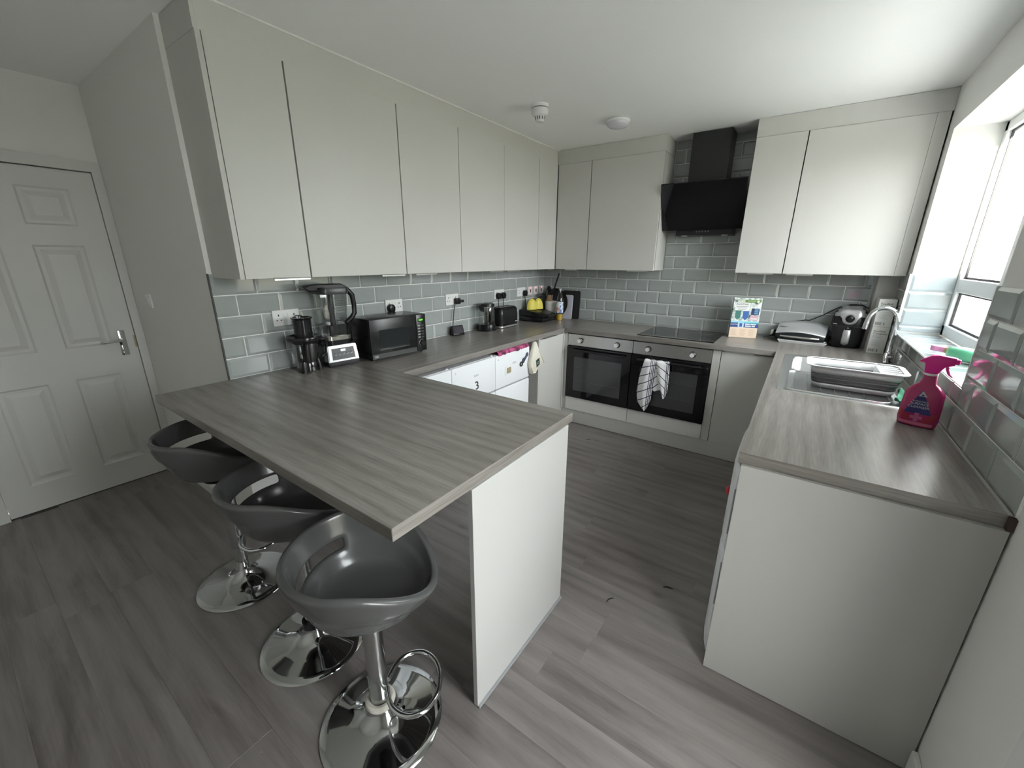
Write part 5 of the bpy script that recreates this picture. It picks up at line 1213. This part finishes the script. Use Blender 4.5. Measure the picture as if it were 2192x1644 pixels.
for i in range(21):
    x = 1.372 + .196 * i / 20; row = []
    for k in range(9):
        a = PI * k / 8; wv_ = .0025 * math.sin(i * 1.1); row.append(bm.verts.new((x, -.652 - (.0145 + wv_) * math.cos(a), .722 + (.0145 + wv_) * math.sin(a))))
    row.insert(0, bm.verts.new((x, -.667, .705))); row.append(bm.verts.new((x + .002 * math.sin(i), -.6375, .60)))
    g.append(row)
for i in range(20):
    for k in range(len(g[0]) - 1):
        f = bm.faces.new((g[i][k], g[i+1][k], g[i+1][k+1], g[i][k+1]))
        for l, (a, c) in zip(f.loops, ((i, k), (i+1, k), (i+1, k+1), (i, k+1))): l[uv].uv = (.07 + .2 * a / 20, .005 * c)
wobj('rail_fold', bm, TOWEL, tw, True, 180)
# bag
bg = thing('tote_bag', 'cream cloth bag with a dark square print hanging by the fridges', 'bag', (.625, -1.13, .86))
CREAM = mat('cream_canvas', (.70, .67, .58), .85, noise=.05, nscale=60)
out_ = [(-1.172, .866), (-1.150, .866), (-1.095, .78), (-1.030, .685), (-1.022, .668), (-1.045, .655), (-1.115, .628), (-1.190, .604), (-1.215, .615), (-1.235, .70), (-1.215, .76)]
bm = new(); cyo = sum(q[0] for q in out_) / len(out_); czo = sum(q[1] for q in out_) / len(out_)
loft(bm, [[(.606, q[0], q[1]) for q in out_], [(.626, cyo + (q[0]-cyo) * 1.02, czo + (q[1]-czo) * 1.02) for q in out_], [(.636, cyo + (q[0]-cyo) * .90, czo + (q[1]-czo) * .92) for q in out_]]); wobj('bag_body', bm, CREAM, bg, True, 70)
bm = new(); tube(bm, [(.622, -1.160, .866), (.634, -1.11, .78), (.636, -1.05, .70), (.632, -1.024, .672)], .0065, 8, flat=.5); wobj('hem', bm, mat('cream_hem', (.80, .77, .66), .8), bg, True)
bm = new(); tube(bm, [(.622, -1.19, .72), (.640, -1.222, .66), (.640, -1.205, .618), (.636, -1.165, .612), (.634, -1.135, .65)], .005, 8); wobj('strap', bm, mat('cream_hem', (.80, .77, .66), .8), bg, True)
bm = new(); prism(bm, [(-1.160, .715), (-1.108, .728), (-1.100, .672), (-1.148, .652)], .6355, .6372, 'x'); pq = wobj('print_patch', bm, mat('dark_green_print', (.03, .05, .045), .7), bg)
bm = new(); box(bm, .6371, .6378, -1.140, -1.122, .680, .684); box(bm, .6371, .6378, -1.142, -1.120, .694, .698); wobj('print_line', bm, PAPER, pq)
# pink cloth tucked under the worktop
pk = thing('pink_cloth', 'pink patterned cloth tucked on top of the fridge under the worktop', 'cloth', (.56, -1.43, .8425))
m = mat('pink_pattern', (.55, .12, .25), .8); N, L = nodes(m); vo = N.new('ShaderNodeTexNoise'); vo.inputs['Scale'].default_value = 28; tcn = N.new('ShaderNodeTexCoord'); L.new(tcn.outputs['Object'], vo.inputs['Vector']); rp_ = N.new('ShaderNodeValToRGB'); e = rp_.color_ramp.elements; e[0].position = .4; e[0].color = (.10, .03, .06, 1); e[1].position = .62; e[1].color = (.50, .11, .25, 1); x_ = e.new(.5); x_.color = (.28, .035, .11, 1); L.new(vo.outputs['Fac'], rp_.inputs['Fac']); L.new(rp_.outputs['Color'], N['Principled BSDF'].inputs['Base Color'])
bm = new(); g = []
for i in range(31):
    y = -.205 + .41 * i / 30; s_ = math.sin(i * 1.13) * .0022 + math.sin(i * .41) * .004 + math.sin(i * 2.3) * .001
    g.append([bm.verts.new(q) for q in ((-.06, y, .003), (-.06, y, .026), (.02, y, .027 + s_ * .3), (.040 + s_, y, .020), (.046 + s_, y, .006 + s_ * .8), (.044 + s_, y, -.004 - abs(s_) * 1.5), (.043 + s_ * .4, y, .003), (.0, y, .0025))])
for i in range(30):
    for k in range(8): bm.faces.new((g[i][k], g[i+1][k], g[i+1][(k+1) % 8], g[i][(k+1) % 8]))
obj('cloth', bm, m, pk, True, 60)
# magnets on the third fridge
mg = thing('fridge_magnet', 'beige picture magnet holding a slip of paper on the fridge', 'magnet', (.6012, -1.495, .70))
bm = new(); box(bm, -.0004, .004, -.026, .026, -.022, .022, .001); obj('tile', bm, mat('beige_magnet', (.36, .30, .20), .5, noise=.35, nscale=70), mg); bx('paper_slip', PAPER, mg, -.0006, .0008, -.048, -.026, -.034, .036)
mg = thing('fridge_magnet', 'dark blue bone-shaped magnet on the fridge beside the bag', 'magnet', (.6012, -1.285, .748))
bm = new(); tube(bm, [(.003, -.03, -.022), (.003, .03, .022)], [.017, .010], 10, flat=.5); sphere(bm, (.004, .040, .030), .018, 12, 6, (.25, 1, 1)); sphere(bm, (.004, -.012, -.004), .017, 12, 6, (.25, 1, 1)); obj('body', bm, mat('slate_blue', (.06, .08, .13), .5), mg, True)
bm = new(); tube(bm, [(.003, -.044 +   .015 * math.cos(2*PI*k/16), -.034 + .015 * math.sin(2*PI*k/16)) for k in range(16)], .006, 8, True); obj('ring', bm, INK, mg, True)
# floor scraps
for i, (x, y, rz, l) in enumerate(((2.05, -2.20, .4, 'thin dark scrap lying on the floor near the freezer'), (1.85, -2.43, 1.2, 'short dark scrap lying on the floor between the two runs'), (1.02, -.88, .8, 'tiny dark scrap lying on the floor by the ovens'))):
    s = thing('floor_scrap', l, 'scrap', (x, y, .0005), rz, 'scraps on the floor'); bm = new(); tube(bm, [(-.022, 0, .0018), (-.005, .006, .002), (.012, .002, .002), (.022, -.004, .0018)], [.0012, .002, .0022, .001], 6); obj('scrap', bm, BLACKM, s)
